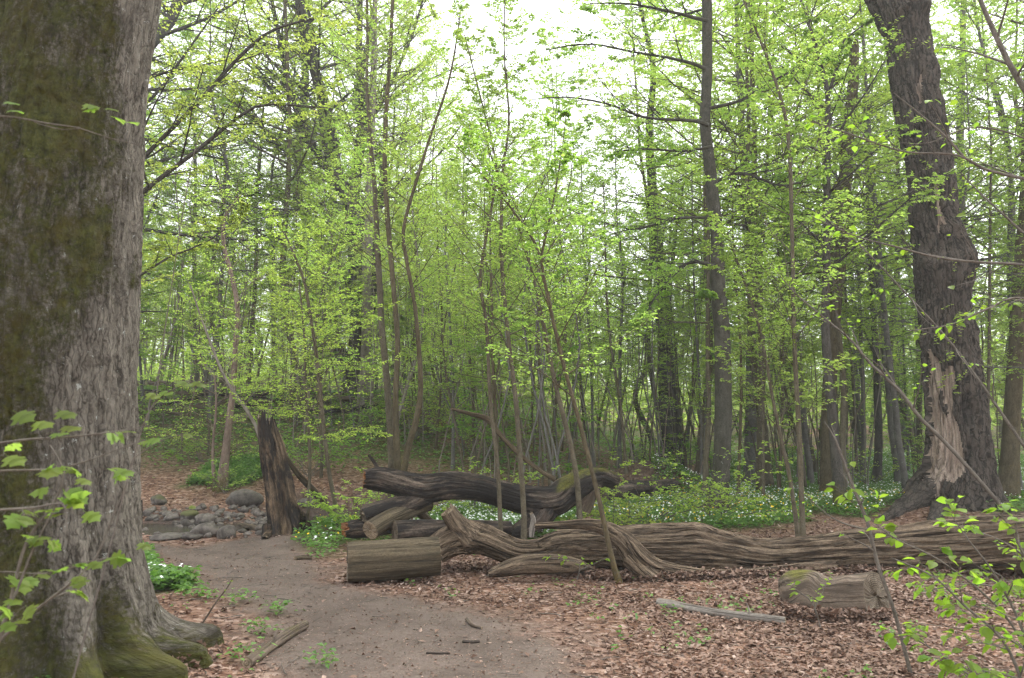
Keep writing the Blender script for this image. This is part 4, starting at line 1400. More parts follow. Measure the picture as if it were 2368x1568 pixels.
    T, RT = px_path([(1905, -480, 105), (1860, -800, 80), (1850, -1200, 40)], D, 14)
    stem_tube(w, T, RT, 10, r)
    grow(w, l, T, RT, dict(BIG, n=10, u0=.1, len=(3.5, 2), el=(15, 50), simple=True), r)
    ob('limb', w.mesh('limb', MT['oak'], base), root)
    for q_ in range(34):
        w2 = MB()
        py = r.uniform(60, 1000)
        px = np.interp(py, [e[0] for e in E], [(e[1] + e[2]) / 2 for e in E]) + r.uniform(-45, 45)
        p = at(px, py, D - .45)[None]
        S, RS = extend(p, norm(np.array([[r.normal(0, .6), -1, .3]])), np.array([.25 + .3 * r.random()]), np.array([.005]), 4, .2, .15, r)
        add_tubes(w2, S, RS, 3, r)
        leaves(l, S, RS, 9, .06, r, .2)
        ob('sprig', w2.mesh('sprig', MT['twig'], base), root)
    ob('crown', l.mesh('crown', MT['leaf_lime'], base), root)


gnarled_oak()


# --- fallen logs
def grain(amp, kk=10, sl=.8, seed=0., fine=.02, lump=.06):
    def f(th, s, V):
        c_, s_ = np.cos(th), np.sin(th)
        tw = 1.2 * noise(s * .8 + seed, 2.2)
        c_, s_ = np.cos(th + tw * .25), np.sin(th + tw * .25)
        g = 1 + lump * noise(c_ * 1.2 + seed, s_ * 1.2, s * 1.5) + lump * .7 * noise(c_ * 2.6 + seed, s_ * 2.6, s * 2.8)
        a = noise(c_ * kk + seed, s_ * kk, s * sl)
        b = noise(c_ * kk * 2.3 + seed, s_ * kk * 2.3, s * sl * 1.4 + 5)
        cre = -np.exp(-(a / .10) ** 2) * amp - np.exp(-(b / .12) ** 2) * amp * .5
        return g + cre + amp * .5 * a + fine * noise(c_ * kk * 4, s_ * kk * 4, s * 6)
    return f


def log_part(name, root, base, pts, d, mat, k=72, amp=.06, kk=9, moss=None, ref=(0, 1, 0), seed=0., caps=(None, None), lump=.06, n=None, sl=.8, knots=(), fine=.02, jag=(0, 0), taper=(0, 0)):
    P, R = px_path(pts, d, n or None)
    L = np.linalg.norm(np.diff(P, axis=0), axis=1).sum()
    nn = n or int(np.clip(L / .028, 24, 360))
    P, R = px_path(pts, d, nn)
    V, q, rest = heavy(P, R, k, grain(amp, kk, sl, seed, fine, lump), ref)
    rad = norm(V - P[:, None])
    for (px, py, dd, rr, a) in knots:
        c = at(px, py, dd)
        e = np.linalg.norm(V - c, axis=-1)
        V = V + rad * (a * np.exp(-(e / rr) ** 2) - a * 1.1 * np.exp(-(e / (rr * .45)) ** 2))[..., None]
    rg = np.random.default_rng(int(seed * 10) + 5)
    th = np.arange(k) / k * 2 * np.pi
    for end, j in ((0, jag[0]), (-1, jag[1])):
        if j:
            t = norm((P[1] - P[0]) if end == 0 else (P[-1] - P[-2])) * (-1 if end == 0 else 1)
            V[end] = V[end] + t * (j * (noise(np.cos(th) * 4 + seed, np.sin(th) * 4, 1.0) + .5 * noise(np.cos(th) * 11, np.sin(th) * 11, 3.)))[:, None]
    up = rad[..., 2]
    mo = np.zeros(V.shape[:2]) if moss is None else moss(V, up)
    mb = MB()
    mb.add(V.reshape(-1, 3), [q], rest, moss=mo)
    o = ob(name, mb.mesh(name, MT[mat], base), root)
    for e, cm in ((0, caps[0]), (-1, caps[1])):
        if cm:
            t = norm((P[1] - P[0]) if e == 0 else (P[-1] - P[-2])) * (-1 if e == 0 else 1)
            c = cap(V[e], .0, MT[cm], 'cut_face', root, t, .006 if not jag[0 if e == 0 else 1] else .02, seed=int(seed * 7) + 3, origin=base)
    return o


def bxyz(p):
    return np.array([p[0], p[1], float(H(p[0], p[1]))])


# the long weathered oak log
b = bxyz(at(1500, 1320, 9.9))
t = thing('fallen_log', 'long deeply grooved weathered oak log lying across the picture', 'log', b)
up_moss = lambda a: (lambda V, up: a * sstep(.2, .9, up))
log_part('trunk', t, b, [(1008, 1272, 62), (1040, 1252, 70), (1075, 1242, 76), (1120, 1248, 66), (1190, 1276, 60), (1240, 1278, 62), (1290, 1268, 78), (1350, 1266, 88), (1420, 1266, 94), (1500, 1266, 104), (1600, 1268, 114),
                            (1660, 1276, 100), (1740, 1288, 82), (1800, 1288, 80), (1880, 1284, 88), (1960, 1276, 100), (2060, 1270, 106), (2200, 1262, 116), (2330, 1254, 124), (2480, 1248, 128)],
         [9.75, 9.8, 9.85, 9.9, 9.9, 9.9, 9.9, 9.95, 10, 10, 10, 10, 10, 10, 9.95, 9.9, 9.8, 9.6, 9.4, 9.2], 'log', k=150, amp=.13, kk=7.5, seed=1.3, caps=('cut_old', 'cut_old'), n=380,
         knots=[(1762, 1262, 9.75, .07, .06), (1218, 1255, 9.75, .05, .03), (1905, 1265, 9.7, .09, .05), (1615, 1218, 9.85, .12, .06), (1290, 1240, 9.7, .05, .03)], lump=.05)
log_part('stub', t, b, [(1085, 1240, 70), (1062, 1218, 50), (1048, 1200, 42), (1036, 1182, 38)], [9.8, 9.75, 9.72, 9.7], 'log', k=40, amp=.07, kk=6, seed=2.1, caps=(None, 'cut'), jag=(0, .012), n=24)
log_part('limb', t, b, [(1238, 1216, 14), (1300, 1214, 18), (1350, 1212, 24), (1400, 1222, 34), (1440, 1248, 46), (1475, 1290, 58), (1510, 1315, 56), (1570, 1328, 44), (1650, 1334, 36), (1750, 1328, 30), (1850, 1316, 28), (1930, 1308, 22)],
         [9.5, 9.5, 9.5, 9.48, 9.42, 9.35, 9.32, 9.35, 9.4, 9.5, 9.6, 9.7], 'log', k=72, amp=.13, kk=6, seed=3.7, n=200, jag=(.02, .03))
log_part('limb', t, b, [(1455, 1290, 46), (1490, 1322, 40), (1520, 1338, 30), (1550, 1346, 16)], [9.35, 9.25, 9.2, 9.15], 'log', k=36, amp=.08, kk=6, seed=4.9, n=30)
log_part('snag', t, b, [(1228, 1242, 11), (1230, 1222, 13), (1233, 1202, 12), (1229, 1190, 9)], 10.1, 'stick', k=20, amp=.06, kk=4, seed=5.1, caps=(None, 'cut'), jag=(0, .02), n=14)
# the sawn length butted against it
b = bxyz(at(910, 1340, 9.0))
t = thing('sawn_log', 'short smooth sawn log with a grey end beside the path', 'log', b)
log_part('trunk', t, b, [(804, 1300, 90), (860, 1297, 91), (940, 1291, 89), (1014, 1285, 85)], [9.05, 9.1, 9.17, 9.24], 'sawn', k=96, amp=.032, kk=9, seed=6.2, caps=('cut_old', 'cut'), lump=.025, fine=.012, moss=up_moss(.0))
# mossy bough on the leaves
b = bxyz(at(1240, 1325, 9.4))
t = thing('fallen_branch', 'low mossy bough half sunk in the leaves before the weathered log', 'branch', b)
log_part('bough', t, b, [(1128, 1328, 14), (1160, 1318, 32), (1210, 1306, 42), (1270, 1304, 44), (1330, 1308, 32), (1370, 1318, 12)], [9.25, 9.3, 9.35, 9.4, 9.5, 9.6], 'log', k=44, amp=.08, kk=5, seed=7.7, moss=up_moss(.62))
# the charred arching log
b = bxyz(at(1000, 1240, 12.4))
t = thing('fallen_log', 'arched blackened log propped up on the woodpile, moss on its far end', 'log', b)


def char_moss(V, up):
    x = 1183.5 + FPX * V[..., 0] / V[..., 1]
    return .95 * sstep(.1, .7, up) * sstep(1255, 1300, x)


log_part('trunk', t, b, [(848, 1108, 44), (875, 1106, 56), (920, 1116, 58), (980, 1130, 66), (1040, 1124, 62), (1100, 1128, 58), (1160, 1142, 60), (1220, 1156, 66), (1275, 1158, 70), (1310, 1138, 70), (1345, 1116, 58), (1385, 1104, 44), (1420, 1112, 34)],
         [12.1, 12.1, 12.15, 12.2, 12.3, 12.4, 12.5, 12.6, 12.7, 12.9, 13.1, 13.4, 13.7], 'char', k=110, amp=.09, kk=8, seed=8.3, caps=('rot', 'cut_old'), jag=(.06, .03), moss=char_moss, lump=.07)
log_part('prop', t, b, [(1000, 1140, 44), (945, 1165, 46), (890, 1178, 46), (838, 1192, 42)], [12.25, 12.1, 11.95, 11.8], 'char', k=48, amp=.06, kk=6, seed=9.1, caps=(None, 'cut_old'), jag=(0, .02))
log_part('foot', t, b, [(1270, 1165, 66), (1250, 1195, 56), (1215, 1220, 46), (1180, 1238, 30)], [12.7, 12.6, 12.5, 12.4], 'char', k=40, amp=.06, kk=6, seed=9.6)
log_part('snag', t, b, [(880, 1098, 9), (866, 1070, 9), (852, 1052, 7)], 12.1, 'char', k=12, amp=.05, kk=3, seed=9.9, n=14)
for args in [
        ('sawn_log', 'round log under the charred trunk with its pale sawn end facing the path', [(855, 1226, 44), (900, 1200, 42), (945, 1180, 38), (990, 1165, 34)], [11.5, 11.8, 12.1, 12.4], 'sawn', 10.2, ('cut', 'cut_old'), (0, 0)),
        ('sawn_log', 'dark round log lying flat beneath the charred trunk', [(912, 1228, 46), (980, 1224, 42), (1070, 1222, 38), (1180, 1222, 34)], [11.6, 11.8, 12.1, 12.3], 'char', 11.4, ('cut_old', 'cut_old'), (0, 0)),
        ('fallen_log', 'rotten log with a crumbling orange broken end in the woodpile', [(798, 1226, 34), (825, 1224, 44), (860, 1222, 40), (905, 1218, 32)], [11.7, 11.8, 12.0, 12.2], 'char', 12.6, ('rot', 'cut_old'), (.07, 0)),
        ('fallen_branch', 'short slanting prop branch beneath the charred arch', [(958, 1172, 22), (975, 1190, 20), (1005, 1218, 18)], [12.4, 12.5, 12.6], 'brownlog', 13.5, ('cut_old', 'cut_old'), (0, 0)),
        ('tree_stump', 'grey leaning stump beside the mossy end of the charred log', [(1345, 1178, 44), (1360, 1150, 36), (1378, 1118, 30)], [13.2, 13.2, 13.2], 'grey_log', 14.2, (None, 'cut_old'), (0, .03)),
        ('fallen_log', 'dark rotting log by the earth mound behind the grey stump', [(1395, 1140, 36), (1450, 1132, 40), (1510, 1128, 34), (1560, 1120, 24)], [16.5, 16.8, 17.2, 17.6], 'char', 15.1, ('cut_old', 'cut_old'), (.03, .03)),
        ('fallen_branch', 'dead snapped bough slanting down behind the charred log', [(1045, 946, 7), (1090, 958, 10), (1128, 970, 14), (1150, 998, 12), (1200, 1050, 11), (1250, 1088, 11), (1285, 1110, 13)], [13.6, 13.5, 13.4, 13.3, 13.2, 13.1, 13.0], 'brownlog', 16.3, ('cut', None), (.02, 0)),
        ('fallen_branch', 'bare bough leaning from the ground against the rotten stump', [(752, 1166, 17), (720, 1130, 15), (685, 1092, 12), (655, 1048, 9)], [16.2, 15.9, 15.5, 15.0], 'brownlog', 17.2, (None, 'cut'), (0, 0)),
        ('cut_log', 'short knobbly cut log with a sawn face in the right foreground', None, None, 'grey_log', 18.4, None, None)]:
    name, lab, pts, d, mat, sd, cps, jg = args
    if mat == 'brownlog' and mat not in MT:
        MT['brownlog'] = wood_mat('bare_bough_wood', (0.055, 0.040, 0.025), (0.145, 0.110, 0.07), 12, moss_base=-0.15, bstr=.5)
    if pts is None:
        pts = [(1815, 1378, 78), (1835, 1375, 100), (1870, 1372, 104), (1910, 1380, 96), (1960, 1378, 102), (2025, 1376, 112)]
        d = [8.25, 8.2, 8.08, 7.95, 7.8, 7.6]
        b = bxyz(at(1920, 1425, 7.7))
        t = thing(name, lab, 'log', b)
        log_part('trunk', t, b, pts, d, mat, k=72, amp=.03, kk=5, seed=sd, caps=('cut_old', 'cut_old'), lump=.09, moss=lambda V, up: .30 * sstep(.3, .9, up) + .35 * np.exp(-((V[..., 0] - at(1840, 1370, 8.1)[0]) / .12) ** 2), knots=[(1880, 1335, 7.95, .08, .03), (1960, 1345, 7.7, .05, .03)], fine=.01)
        continue
    pm_ = at(pts[len(pts) // 2][0], pts[len(pts) // 2][1], d[len(d) // 2])
    b = bxyz(pm_)
    t = thing(name, lab, {'sawn_log': 'log', 'fallen_log': 'log', 'fallen_branch': 'branch', 'tree_stump': 'stump'}[name], b)
    log_part('trunk' if 'log' in name or 'stump' in name else 'bough', t, b, pts, d, mat, k=40, amp=.045, kk=5, seed=sd, caps=cps, jag=jg)


# the rotten standing stump
def rotten_stump():
    pts = [(655, 1245, 78), (656, 1215, 68), (652, 1180, 64), (645, 1130, 60), (637, 1080, 56), (628, 1030, 50), (620, 1000, 44), (615, 976, 40)]
    D = 12.9
    P, R = px_path(pts, D, 110)
    R = R * .95
    base = bxyz(P[0])
    P[:, 2] += (base[2] - .08 - P[0, 2]) * np.exp(-np.arange(110) / 15)
    t = thing('tree_stump', 'tall rotten hollow stump leaning by the creek', 'stump', base)
    k = 110

    def disp(th, s, V):
        c_, s_ = np.cos(th), np.sin(th)
        f = 1 + .14 * noise(c_ * 1.5, s_ * 1.5, s * 1.6) + .16 * noise(c_ * 3.5, s_ * 3.5, s * 1.4) + .11 * noise(c_ * 9, s_ * 9, s * 2.2) + .06 * noise(c_ * 18, s_ * 18, s * 8)
        d2 = np.angle(np.exp(1j * (th - 3.5)))
        f = f - .30 * np.exp(-(d2 / .35) ** 2) * sstep(.15, .35, s) * sstep(1.55, 1.25, s) * (1 + .6 * noise(s * 3, 1.1))
        d3 = np.angle(np.exp(1j * (th - 2.6)))
        return f + .22 * np.exp(-s / .3) * np.clip(np.cos(4 * th + 1) + .4, -.3, 1.3)
    V, q, rest = heavy(P, R, k, disp)
    th = np.arange(k) / k * 2 * np.pi
    jz = .12 * noise(np.cos(th) * 2, np.sin(th) * 2, 2.) + .10 * noise(np.cos(th) * 8, np.sin(th) * 8, 5.)
    wgt = sstep(.85, 1, np.linspace(0, 1, 110))[:, None]
    V[..., 2] += wgt * jz[None]
    mo = np.clip(.5 * np.exp(-((V[..., 2] - .3) / .35) ** 2) + .25, 0, 1) * (.6 + .6 * noise(V[..., 0] * 4, V[..., 1] * 4, V[..., 2] * 2))
    mb = MB()
    mb.add(V.reshape(-1, 3), [q], rest, moss=mo)
    ob('trunk', mb.mesh('trunk', MT['stump'], base), t)
    top = V[-1]
    c = top.mean(0) - np.array([0, 0, .22])
    fr = [1, .86, .7, .4]
    G = [top if f == 1 else (top * f + top.mean(0) * (1 - f)) - np.array([0, 0, (0.02, .05, .16, .24)[i]]) for i, f in enumerate(fr)]
    Vv = np.concatenate(G + [c[None]])
    j = np.arange(k)
    F = [np.stack([i * k + j, i * k + (j + 1) % k, (i + 1) * k + (j + 1) % k, (i + 1) * k + j], -1) for i in range(3)]
    Ft = np.stack([3 * k + j, 3 * k + (j + 1) % k, np.full(k, len(Vv) - 1)], -1)
    ob('broken_top', add_mesh('broken_top', Vv - base, F + [Ft], MT['deadwood'], {'rest': ('v', Vv - base), 'moss': ('f', np.zeros(len(Vv)))}, False), t)
    for rp in ([(675, 1190, 40), (705, 1205, 30), (735, 1215, 14)], [(625, 1225, 40), (618, 1240, 26), (610, 1248, 12)], [(690, 1215, 44), (715, 1232, 26), (735, 1240, 10)]):
        A = []
        for i, (px, py, w) in enumerate(rp):
            p = gnd(px, py) if i else at(px, py, D - .1)
            A.append([*p, w / 2 / FPX * D])
        C = catmull(np.array(A), 22)
        Vr, qr, rr_ = heavy(C[:, :3], np.maximum(C[:, 3], .02), 16, lambda th, s, V: 1 + .2 * noise(np.cos(th) * 2, np.sin(th) * 2, s * 4))
        mb = MB()
        mb.add(Vr.reshape(-1, 3), [qr], rr_, moss=np.full(Vr.size // 3, .3))
        ob('root', mb.mesh('root', MT['stump'], base), t)


rotten_stump()

# ------------------------------------------------------------------ sticks on the ground
STICKS = [
    ('fallen_branch', 'bleached bare branch lying on the leaves in front of the cut log', [(1524, 1402), (1580, 1412), (1650, 1424), (1720, 1434), (1770, 1440), (1816, 1444)], 19, 'stick'),
    ('stick', 'small curved stick on the path below the sawn log', [(1080, 1436), (1092, 1448), (1114, 1456)], 8, 'grey_log'),
    ('stick', 'flat bark chip at the path edge left of the sawn log', [(682, 1296), (700, 1294), (722, 1294)], 10, 'sawn'),
    ('stick', 'thin twig lying on the bare path near the bottom', [(985, 1513), (1010, 1513), (1040, 1514)], 5, 'char'),
    ('stick', 'dark twig on the path beyond the curved stick', [(1070, 1486), (1090, 1488), (1108, 1486)], 6, 'char'),
    ('stick', 'twig on the path near the leaf litter edge', [(1010, 1360), (1040, 1358), (1070, 1360)], 4, 'grey_log'),
    ('fallen_branch', 'mossy rotting branch lying along the left edge of the path', [(570, 1545), (620, 1510), (665, 1478), (705, 1455)], 24, 'grey_log'),
    ('fallen_branch', 'pale branch caught among the creek stones', [(560, 1228), (600, 1212), (640, 1190)], 9, 'stick'),
    ('fallen_branch', 'orange brown branch beside the foot of the rotten stump', [(520, 1225), (560, 1222), (625, 1232)], 12, 'brownlog'),
]
for name, lab, pts, w, mat in STICKS:
    A = []
    for px, py in pts:
        p = gnd(px, py)
        rr = w / 2 / FPX * p[1]
        p[2] = float(H(p[0], p[1])) + rr * .8
        A.append([*p, rr])
    A = np.array(A)
    A[0, 3] *= 1.1
    A[-1, 3] *= .8
    C = catmull(A, 26)
    base = bxyz(C[0, :3])
    Vr, qr, rr_ = heavy(C[:, :3], C[:, 3], 14, lambda th, s, V: 1 + .12 * noise(np.cos(th) * 2, np.sin(th) * 2, s * 9) + .1 * noise(s * 6, 1.3), ref=(0, 0, 1))
    mb = MB()
    mb.add(Vr.reshape(-1, 3), [qr], rr_, moss=np.full(Vr.size // 3, .45 if 'mossy' in lab else 0.))
    t = thing(name, lab, 'branch' if 'branch' in name else 'stick', base)
    ob('wood', mb.mesh('wood', MT[mat], base), t)
    for e, s_ in ((0, -1), (-1, 1)):
        cap(Vr[e], 0, MT['cut'], 'broken_end', t, norm(C[e, :3] - C[e + (1 if e == 0 else -1), :3]), .002, origin=base)
    if 'bleached' in lab:
        p = C[19, :3]
        S, RS = extend(p[None], np.array([[-.3, -.1, 1.]]), np.array([.13]), np.array([.014]), 5, -.2, .05, rng)
        mb = MB()
        add_tubes(mb, S, RS, 7, rng)
        ob('stub', mb.mesh('stub', MT[mat], base), t)

# dead branches heaped on the bank
rb = np.random.default_rng(41)
for q in range(16):
    px, py = rb.uniform(320, 800), rb.uniform(893, 940)
    d0 = 27.5 + rb.uniform(-1.5, 2.5)
    x0 = (px - 1183.5) / FPX * d0
    L = rb.uniform(1.2, 3.6)
    az = rb.normal(0, .25)
    p = np.array([[x0 - L / 2, d0, float(H(x0 - L / 2, d0)) + .1 + .25 * rb.random()]])
    S, RS = extend(p, np.array([[math.cos(az), math.sin(az), rb.normal(0.03, .06)]]), np.array([L]), np.array([.04 + .07 * rb.random()]), 10, 0, .05, rb, .4)
    base = bxyz(p[0])
    mb = MB()
    stem_tube(mb, S[0], RS[0], 9, rb, lump=.12)
    T, RT = lateral(S, RS, 4, .2, .95, .35, 50, 4, .1, .1, rb)
    add_tubes(mb, T, RT, 4, rb)
    t = thing('fallen_branch', 'dead branch in the brushwood along the top of the left bank', 'branch', base, 'brushwood on the left bank')
    ob('wood', mb.mesh('wood', MT[('char', 'grey_log', 'sawn')[q % 3]], base), t)

# ------------------------------------------------------------------ creek stones
def stone(name, label, c, size, seed, flat=.65, moss=0., group=None, sharp=False):
    r = np.random.default_rng(seed)
    nlat, nlon = 14, 22
    la = np.linspace(-np.pi / 2, np.pi / 2, nlat)[:, None]
    lo = np.linspace(0, 2 * np.pi, nlon, endpoint=False)[None]
    D_ = np.stack(np.broadcast_arrays(np.cos(la) * np.cos(lo), np.cos(la) * np.sin(lo), np.sin(la)), -1)
    o = r.random(3) * 50
    f = 1 + .28 * noise(D_[..., 0] * 1.3 + o[0], D_[..., 1] * 1.3 + o[1], D_[..., 2] * 1.3) + .10 * noise(D_[..., 0] * 3 + o[1], D_[..., 1] * 3, D_[..., 2] * 3 + o[2]) + .03 * noise(D_[..., 0] * 9, D_[..., 1] * 9 + o[0], D_[..., 2] * 9)
    if sharp:
        for _ in range(5):
            n_ = norm(r.normal(0, 1, 3))
            dd = (D_ * n_).sum(-1)
            f = np.where(dd * f > .72, .72 / np.maximum(dd, .1), f)
    V = D_ * f[..., None] * np.array([1, .75 + .3 * r.random(), flat]) * size / 2
    a = r.random() * 6.28
    V = V @ np.array([[math.cos(a), math.sin(a), 0], [-math.sin(a), math.cos(a), 0], [0, 0, 1]])
    i, j = np.meshgrid(np.arange(nlat - 1), np.arange(nlon), indexing='ij')
    q = np.stack([i * nlon + j, i * nlon + (j + 1) % nlon, (i + 1) * nlon + (j + 1) % nlon, (i + 1) * nlon + j], -1).reshape(-1, 4)
    mo = moss * sstep(-.2, .6, D_[..., 2])
    me = add_mesh(name, V.reshape(-1, 3), [q], MT['stone'], {'moss': ('f', mo)})
    o_ = ob(name, me, None, c)
    return tag(o_, label, 'stone', group)


def stone_px(px, py, w, label, seed, flat=.6, moss=0., group=None, up=.25, sharp=False):
    """Stone whose foot shows at (px, py)."""
    p = gnd(px, py)
    s = w * .78 / FPX * p[1]
    stone('stone', label, (p[0], p[1] + s * .3, p[2] + s * flat * up), s, seed, flat, moss, group, sharp)


BIGST = [(438, 1250, 62, 'pale flat pointed stone at the near edge of the creek', .35, 0, True),
         (370, 1250, 120, 'wide flat grey slab at the creek edge beside the beech', .18, 0, True),
         (470, 1244, 74, 'brown rounded boulder at the creek edge, left of its angular neighbour', .62, 0, False),
         (520, 1246, 66, 'dark angular boulder at the creek edge before the rotten stump', .7, 0, True),
         (430, 1205, 60, 'moss topped boulder in the middle of the creek', .6, .75, False),
         (470, 1215, 62, 'big rounded wet stone behind the brown boulder', .65, 0.1, False),
         (426, 1222, 34, 'small upright stone left of the big wet stone', .9, .25, False),
         (555, 1172, 96, 'large lichened boulder half buried in the far bank', .6, .3, False),
         (360, 1168, 56, 'dark mossy stone on the far side of the creek near the beech', .6, .55, False),
         (390, 1205, 44, 'pale stone in the creek below the dark mossy stone', .55, 0, False),
         (705, 1172, 48, 'pale boulder on the bank right of the rotten stump', .6, 0, False)]
for i, (px, py, w, lab, fl, mo, sh) in enumerate(BIGST):
    stone_px(px, py, w, lab, 500 + i, fl, mo, None, .3, sh)
rb = np.random.default_rng(43)
for q in range(130):
    px, py = rb.uniform(310, 625), rb.uniform(1178, 1246)
    stone_px(px, py, rb.uniform(12, 34), 'small wet grey stone among many in the creek bed', 600 + q, rb.uniform(.5, .85), .3 * (rb.random() < .25), 'small stones in the creek bed', .28, rb.random() < .6)
# wooden post at the creek
p = gnd(318, 1258)
mb = MB()
A = np.array([[p[0], p[1], p[2] - .2, .045], [p[0] + .01, p[1], p[2] + .3, .043], [p[0], p[1], p[2] + .62, .04]])
C = catmull(A, 14)
stem_tube(mb, C[:, :3], C[:, 3], 12, rng, lump=.05)
t = thing('wooden_post', 'short dark wooden post at the creek edge beside the mossy beech', 'post', p)
o_ = ob('post', mb.mesh('post', MT['char'], p), t)
cap(np.array(mb.V[0]).reshape(14, 12, 3)[-1], 0, MT['cut_old'], 'post_top', t, ZUP, .002, origin=p)


# ------------------------------------------------------------------ leaf litter (stuff)
def litter():
    r = np.random.default_rng(51)
    N = 330000
    y = 3.2 + 17.0 * r.random(N) ** 1.25
    x = (r.random(N) * 2 - 1) * (.66 * y + .8)
    pth, grn, mud = masks(x, y)
    wide = sstep(1.5, -.25, sdist(x, y, PATH) + .5 * noise(x * 1.3, y * 1.3, 21.))
    keep = (1 - pth * .965) * (1 - .62 * wide) * (1 - .8 * grn) * (1 - .95 * mud)
    keep = keep * np.interp(y, [3, 6, 10, 14, 20], [1, 1, .8, .45, .18]) * (.72 + .5 * noise(x * 1.1, y * 1.1, 4))
    m = r.random(N) < keep * .85
    x, y = x[m], y[m]
    n = len(x)
    z = H(x, y) + .003 + .022 * r.random(n) ** 2
    L = (.026 + .040 * r.random(n) ** 1.3) * np.interp(y, [5, 20], [1, 1.4])
    az = r.random(n) * 6.28
    tl = r.normal(0, .16, n)
    td = np.stack([np.cos(az), np.sin(az), tl], -1)
    nn = ZUP + r.normal(0, .22, (n, 3))
    nc = 48000                                   # crumbs and shreds trodden into the path
    yc_ = 4 + 9 * r.random(nc)
    xc_ = (r.random(nc) * 2 - 1) * .6 * yc_
    pc = masks(xc_, yc_)[0] > .2
    xc_, yc_ = xc_[pc], yc_[pc]
    nc = len(xc_)
    x, y, z = np.r_[x, xc_], np.r_[y, yc_], np.r_[z, H(xc_, yc_) + .003]
    L = np.r_[L, .008 + .022 * r.random(nc) ** 2]
    ac = r.random(nc) * 6.28
    td = np.r_[td, np.stack([np.cos(ac), np.sin(ac), r.normal(0, .1, nc)], -1)]
    nn = np.r_[nn, ZUP + r.normal(0, .12, (nc, 3))]
    bank = []
    for line, off, cnt in (([(1010, 1320), (1200, 1322), (1460, 1345), (1700, 1338), (1900, 1325), (2100, 1330), (2380, 1335)], .16, 7000), ([(805, 1348), (910, 1340), (1018, 1328)], .10, 1100),
                           ([(1810, 1425), (1920, 1436), (2040, 1432)], .10, 1400), ([(1130, 1328), (1250, 1325), (1370, 1325)], .08, 900), ([(300, 1500), (250, 1560), (420, 1545)], .15, 1500)):
        g_ = np.array([gnd(*q_)[:2] for q_ in line])
        g_ = catmull(np.c_[g_, np.zeros(len(g_))], 400)[:, :2]
        q_ = g_[r.integers(0, 400, cnt)] + np.c_[r.normal(0, .05, cnt), np.abs(r.normal(0, off, cnt)) - .07]
        bank.append(q_)
    bank = np.concatenate(bank)
    nb_ = len(bank)
    x, y = np.r_[x, bank[:, 0]], np.r_[y, bank[:, 1]]
    z = np.r_[z, H(bank[:, 0], bank[:, 1]) + .005 + .07 * r.random(nb_)]
    L = np.r_[L, .035 + .035 * r.random(nb_)]
    ac = r.random(nb_) * 6.28
    td = np.r_[td, np.stack([np.cos(ac), np.sin(ac), r.normal(0, .35, nb_)], -1)]
    nn = np.r_[nn, ZUP + r.normal(0, .45, (nb_, 3))]
    n = len(x)
    V, F, k = leaf_verts(np.stack([x, y, z], -1), td, nn, L, L * (.5 + .2 * r.random(n)), r.normal(.18, .25, n), r, True, droop=0.)
    V = V.reshape(n, 4, 3)
    V[:, 2, 2] += L * r.normal(.02, .13, n)
    g = H(V[..., 0], V[..., 1]) + .002
    V[..., 2] = np.maximum(V[..., 2], g)
    mb = MB()
    cl = .45 + .3 * noise(x * .8, y * .8, 1.) + .22 * noise(x * 2.7, y * 2.7, 7.)
    mb.add(V.reshape(-1, 3), F, lv=np.repeat(np.clip(r.beta(1.7, 1.7, n) * .85 + cl * .35 - .1, 0, 1), k))
    o = ob('fallen_leaves', mb.mesh('fallen_leaves', MT['litter'], smooth=False))
    tag(o, 'brown beech leaf litter covering the forest floor', 'leaf litter', kind='stuff')
    return n


n_litter = litter()


def twig_litter():
    r = np.random.default_rng(57)
    n = 520
    y = 4.5 + 8 * r.random(n)
    x = (r.random(n) * 2 - 1) * .62 * y
    L = .05 + .28 * r.random(n) ** 2.5
    az = r.random(n) * 6.28
    P, R = extend(np.stack([x, y, H(x, y) + .012], -1), np.stack([np.cos(az), np.sin(az), 0 * az], -1), L, .0018 + .004 * r.random(n), 5, 0, .14, r, .5)
    P[..., 2] = H(P[..., 0], P[..., 1]) + .010 + .012 * r.random((n, 5))
    mb = MB()
    add_tubes(mb, P, R, 4, r)
    tag(ob('twig_litter', mb.mesh('twig_litter', MT['twig'])), 'small dead twigs scattered over the path and leaf litter', 'twigs', kind='stuff')


twig_litter()


# ------------------------------------------------------------------ spring flowers and low green (stuff)
def sample(poly, n, r):
    lo, hi = poly.min(0), poly.max(0)
    out = np.zeros((0, 2))
    while len(out) < n:
        p = lo + (hi - lo) * r.random((n * 2, 2))
        p = p[sdist(p[:, 0], p[:, 1], poly) + .3 * noise(p[:, 0] * 1.6, p[:, 1] * 1.6, 5) < 0.05]
        out = np.vstack([out, p])
        if len(p) == 0:
            break
    return out[:n]


